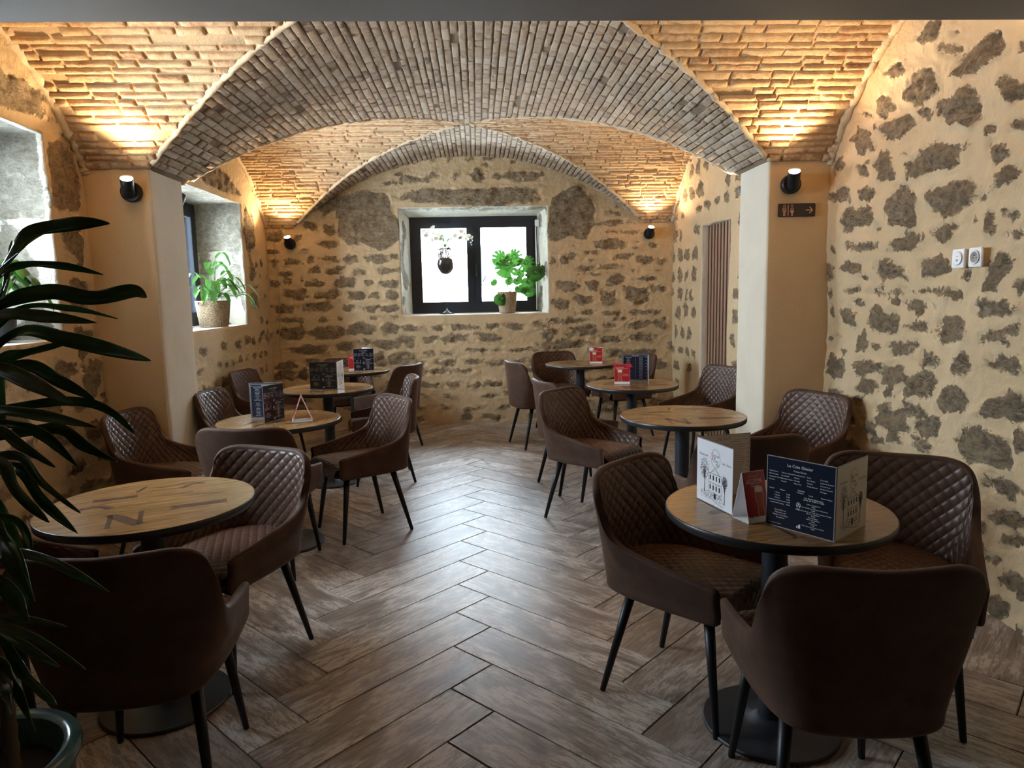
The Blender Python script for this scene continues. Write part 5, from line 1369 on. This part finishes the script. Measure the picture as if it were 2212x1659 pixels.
def lily(root, base, n, seed, hmin, hmax, spread, bias=(0, 0), targets=()):
    R = random.Random(seed)
    specs = []
    for tx, ty, tz, L in targets: specs.append((np.array((tx, ty, tz)), L))
    for k in range(n):
        a = R.uniform(0, 2 * PI); rr = spread * math.sqrt(R.random()); h = R.uniform(hmin, hmax) * (1 - .35 * rr / spread)
        specs.append((np.array((bias[0] + rr * math.cos(a), bias[1] + rr * math.sin(a), base + h)), R.uniform(.11, .16)))
    for k, (tip, L) in enumerate(specs):
        r0 = R.uniform(0, .04); a0 = R.uniform(0, 6.28)
        s0 = np.array((r0 * math.cos(a0), r0 * math.sin(a0), base))
        hd = np.array((tip[0], tip[1], 0)); hl = np.linalg.norm(hd) + 1e-6; hd = hd / hl
        knee = tip * np.array((.62, .62, 1)) + np.array((0, 0, .02)); knee[2] = max(knee[2], base + .05)
        b = MB(); q = [s0, s0 * .6 + knee * .4 + np.array((0, 0, .03)), knee]
        cl = [Vector(catmull(q, 2 * i / 10)) for i in range(11)]; b.tube(cl, .0022, 6)
        st = b.build('stem', M['stem'], parent=root)
        dn = .25 + .75 * min(1, hl / .25)
        p1 = knee + hd * L * .45 + np.array((0, 0, L * (.30 if dn < .8 else .12))); p2 = knee + hd * L * .8 + np.array((0, 0, (.2 - dn * .45) * L)); p3 = knee + hd * L * 1.0 + np.array((0, 0, (.15 - dn * .9) * L))
        V, F = leaf_strip([knee, p1, p2, p3], .031, lance, fold=.25, seed=k, wave=.08, nseg=14, ncross=4)
        mesh_obj('leaf', V, F, M['lily'], parent=st)
pl = thing('peace_lily', 'leafy green plant in a braided basket on the rear left window sill', 'plant', (-2.40, 6.52, 1.213))
wicker_pot(pl, .118, .150, .235, handle=True)
lily(pl, .215, 26, 5, .10, .34, .20, (0.02, .0), targets=((.36, .10, .33, .17), (.30, .12, .26, .17), (.22, .0, .40, .16), (.05, .12, .60, .17), (.02, .08, .52, .16), (.16, .10, .34, .16), (.34, .02, .24, .15), (.12, -.06, .22, .12)))
p2 = thing('small_lily', 'light green plant in a black pot on the front left window sill', 'plant', (-2.56, 3.86, 1.262))
b = MB(); b.lathe([(.075, 0), (.080, .004), (.098, .15), (.104, .155), (.104, .172), (.098, .172), (.094, .15)], n=48, cap=False); b.lathe([(.001, .001), (.075, .001)], n=48, cap=False); auto(b.build('pot', M['plasticpot'], parent=p2), 50)
b = MB(); b.lathe([(.001, .15), (.095, .148)], n=40, cap=False); b.build('soil', M['soil'], parent=p2)
lily(p2, .148, 20, 9, .08, .26, .16, (.04, -.02), targets=((.22, -.02, .30, .13), (.26, .04, .22, .12), (.14, -.05, .36, .13)))

# monstera in a small woven pot
mo = thing('monstera', 'split-leaf green plant in a small woven pot on the rear window sill', 'plant', (.340, 7.985, 1.2445))
wicker_pot(mo, .088, .114, .235, rows_=24)
def monstera_leaf(c, size, ang, tiltx, tiltz, seed, split=True):
    """heart leaf with side splits as one grid blade; c centre offset from pot"""
    R = random.Random(seed); V, F = [], []; N_ = 14; V.append((0, 0, 0))
    out = []
    for i in range(73):
        t = -PI + 2 * PI * i / 72      # t=0 tip direction (+x)
        r = (.62 + .38 * math.cos(t * .5) ** 2) * (1 - .10 * math.cos(2 * t)); r *= 1 - .42 * math.exp(-((abs(t) - PI) / .32) ** 2)
        if split and .45 < abs(t) < 2.3:
            s_ = math.cos((abs(t) - .45) / 1.85 * PI * 2 * 4)
            if s_ > .62: r *= .62
        out.append((r * math.cos(t), r * math.sin(t)))
    rings = (.28, .45, .62, .8, 1.)
    for q in rings:
        for x, y in out:
            rr = math.hypot(x, y); V.append((x * q, y * q, -.16 * (abs(y * q)) - .20 * (x * q) ** 2 + .03 * math.sin(9 * y * q)))
    m = len(out)
    for i in range(m - 1): F.append((0, 1 + i, 2 + i))
    for k in range(len(rings) - 1):
        for i in range(m - 1): F.append((1 + k * m + i, 2 + k * m + i, 2 + (k + 1) * m + i, 1 + (k + 1) * m + i))
    Mx = Matrix.Translation(c) @ Matrix.Rotation(ang, 4, 'Y') @ Matrix.Rotation(tiltx, 4, 'X') @ Matrix.Rotation(tiltz, 4, 'Z') @ Matrix.Scale(size, 4)
    return [(Mx @ Vector(v))[:] for v in V], F
for k, (x, z, y, s_, ang, tx, spl) in enumerate(((-.04, .605, -.03, .115, 2.3, 1.25, 1), (.08, .630, .0, .115, .9, 1.2, 1), (-.0, .510, -.06, .125, 1.9, 1.5, 1), (.222, .565, .02, .11, 1.2, 1.35, 1), (.31, .455, -.08, .115, 1.1, 1.5, 1), (.375, .455, -.05, .075, -.5, 1.4, 1), (.245, .345, .0, .085, 1.4, 1.45, 0), (.255, .245, -.03, .075, 1.5, 1.4, 0),
        (-.07, .165, -.12, .085, 1.6, 1.5, 0), (-.15, .345, -.03, .042, .8, 1.3, 0), (.118, .365, -.06, .055, 1.0, 1.4, 0), (.136, .275, -.08, .055, 1.2, 1.4, 0), (.185, .25, -.05, .045, 1.2, 1.4, 0), (.02, .36, -.05, .05, .8, 1.3, 0), (.14, .43, .02, .06, -.9, 1.3, 0))):
    c = Vector((x, y, z))
    q = [np.array((R.uniform(-.03, .03), R.uniform(-.03, .03), .20)), np.array((x * .45, y * .4, .20 + (z - .2) * .75)), np.array((x, y, z))]
    if z < .2: q[1] = np.array((x * .6, y * .7, .30))
    b = MB(); b.tube([Vector(catmull(q, 2 * i / 10)) for i in range(11)], .0028, 6); st = b.build('stem', M['stem'], parent=mo)
    V, F = monstera_leaf(c, s_ * 1.12, ang, tx, 0, k, bool(spl)); mesh_obj('leaf', V, F, M['monst'], parent=st)
q = [np.array((0, 0, .2)), np.array((-.12, 0, .34)), np.array((-.21, -.03, .34)), np.array((-.25, -.03, .36))]
b = MB(); b.tube([Vector(catmull(q, 3 * i / 12)) for i in range(13)], .0024, 6); st = b.build('stem', M['stem'], parent=mo)
V, F = leaf_strip([(-.285, -.03, .30), (-.26, -.03, .36), (-.22, -.03, .43)], .012, lance, fold=.8, nseg=10, ncross=4); mesh_obj('leaf', V, F, M['monst'], parent=st)

# orchid in a giant stemmed glass
gx, gy, gz = -.345, 7.985, 1.2445
go = thing('orchid_goblet', 'giant stemmed glass with bark and white orchids on the rear window sill', 'vase', (gx, gy, gz))
out_ = [(.001, 0), (.085, 0), (.085, .004), (.030, .022), (.010, .045), (.0065, .08), (.0065, .38), (.010, .405), (.030, .425), (.070, .455), (.100, .50), (.113, .555), (.110, .62), (.098, .68), (.086, .725)]
inn_ = [(.0845, .725), (.096, .68), (.108, .62), (.1105, .555), (.098, .503), (.068, .460), (.028, .432), (.001, .428)]
b = MB(); b.lathe(out_ + inn_, n=64, cap=False); b.build('glass', M['glassw'], parent=go)
b = MB(); b.lathe([(.001, .4335), (.028, .438), (.066, .466), (.090, .505), (.097, .555), (.085, .605), (.05, .625), (.001, .63)], n=40, cap=False)
b.v = [(x * (.9 + .12 * noise.noise(Vector((x, y, z)) * 50)), y * (.9 + .12 * noise.noise(Vector((x, y, z + 3)) * 50)), z) for x, y, z in b.v]; b.build('bark_chips', M['bark'], parent=go)
R = random.Random(12); b = MB()
for k in range(26):
    a = R.uniform(0, 6.28); r = R.uniform(.02, .07); a2 = a + R.uniform(-1, 1); r2 = R.uniform(.01, .075)
    p = [(r * math.cos(a), r * math.sin(a), .60), ((r + .01) * math.cos(a2), (r + .01) * math.sin(a2), .67), (r2 * math.cos(a2), r2 * math.sin(a2), .72 + R.uniform(0, .08))]
    b.tube(p, .003, 5)
b.build('roots', M['cane'], parent=go)
for k, (dx, dz, L) in enumerate(((-.07, .80, .10), (.06, .81, .09), (.10, .79, .08), (-.03, .79, .10))):
    V, F = leaf_strip([(0, 0, .74), (dx * .5, .02 * (k % 2), .80), (dx * 1.1, -.02, .82 + .02 * k), (dx * 1.7, -.03, .81)], .018, lance, fold=.3, nseg=10, ncross=4); mesh_obj('leaf', V, F, M['drac'], parent=go)
def blossom(parent, c, s_, ry, seed):
    R = random.Random(seed); V, F = [], []
    for k in range(5):
        a = PI / 2 + k * 2 * PI / 5; L = s_ * (1.0 if k in (1, 4) else .85); wd = s_ * (.55 if k in (1, 4) else .36)
        base = len(V); n = 6
        for i in range(n + 1):
            t = i / n; w_ = wd * math.sin(PI * min(1, t * .9 + .08)) ** .6; x0, z0 = L * t * math.cos(a), L * t * math.sin(a)
            for sgn in (-1, 0, 1): V.append((x0 - math.sin(a) * w_ * sgn, -.25 * s_ * t * t - .12 * abs(sgn) * w_, z0 + math.cos(a) * w_ * sgn))
        for i in range(n):
            for q_ in range(2): F.append((base + i * 3 + q_, base + i * 3 + q_ + 1, base + i * 3 + q_ + 4, base + i * 3 + q_ + 3))
    Mx = Matrix.Translation(c) @ Matrix.Rotation(ry, 4, 'Z') @ Matrix.Rotation(R.uniform(-.5, .5), 4, 'X') @ Matrix.Rotation(R.uniform(-.5, .5), 4, 'Y')
    return mesh_obj('blossom', [(Mx @ Vector(v))[:] for v in V], F, M['petal'], parent=parent)
def spray(pts, flowers, seed):
    P = [np.array(p) for p in pts]; b = MB(); b.tube([Vector(catmull(P, (len(P) - 1) * i / 24)) for i in range(25)], .0022, 6); st = b.build('flower_stem', M['stem'], parent=go)
    for k, (x, z) in enumerate(flowers): blossom(st, (x, -.01 - .02 * (k % 3), z), .030, random.Random(seed + k).uniform(-.6, .6), seed + k)
spray([(0, 0, .62), (-.02, 0, .80), (-.06, 0, .90), (-.12, -.01, .93), (-.19, -.01, .90), (-.235, -.01, .87)], [(-.224, .915), (-.185, .905), (-.123, .955), (-.146, .876), (-.066, .874), (-.088, .835), (-.163, .80), (-.04, .835), (-.20, .87), (-.11, .90), (-.125, .82)], 30)
spray([(.02, 0, .62), (.06, 0, .78), (.11, 0, .88), (.15, 0, .92), (.22, -.01, .89), (.30, -.01, .85)], [(.133, .89), (.193, .91), (.171, .84), (.251, .83), (.291, .845), (.122, .86), (.225, .88), (.27, .86)], 60)
b = MB(); b.tube([(.30, -.01, .85), (.31, -.01, .81), (.29, -.01, .78)], .0015, 5)
for p in ((.31, .81), (.29, .79), (.30, .765)): b.lathe([(.001, -.007), (.006, -.003), (.006, .003), (.001, .007)], p[0], -.01, n=10); b.v[-40:] = [(x, y, z + p[1]) for x, y, z in b.v[-40:]]
b.build('buds', M['petal'], parent=go)
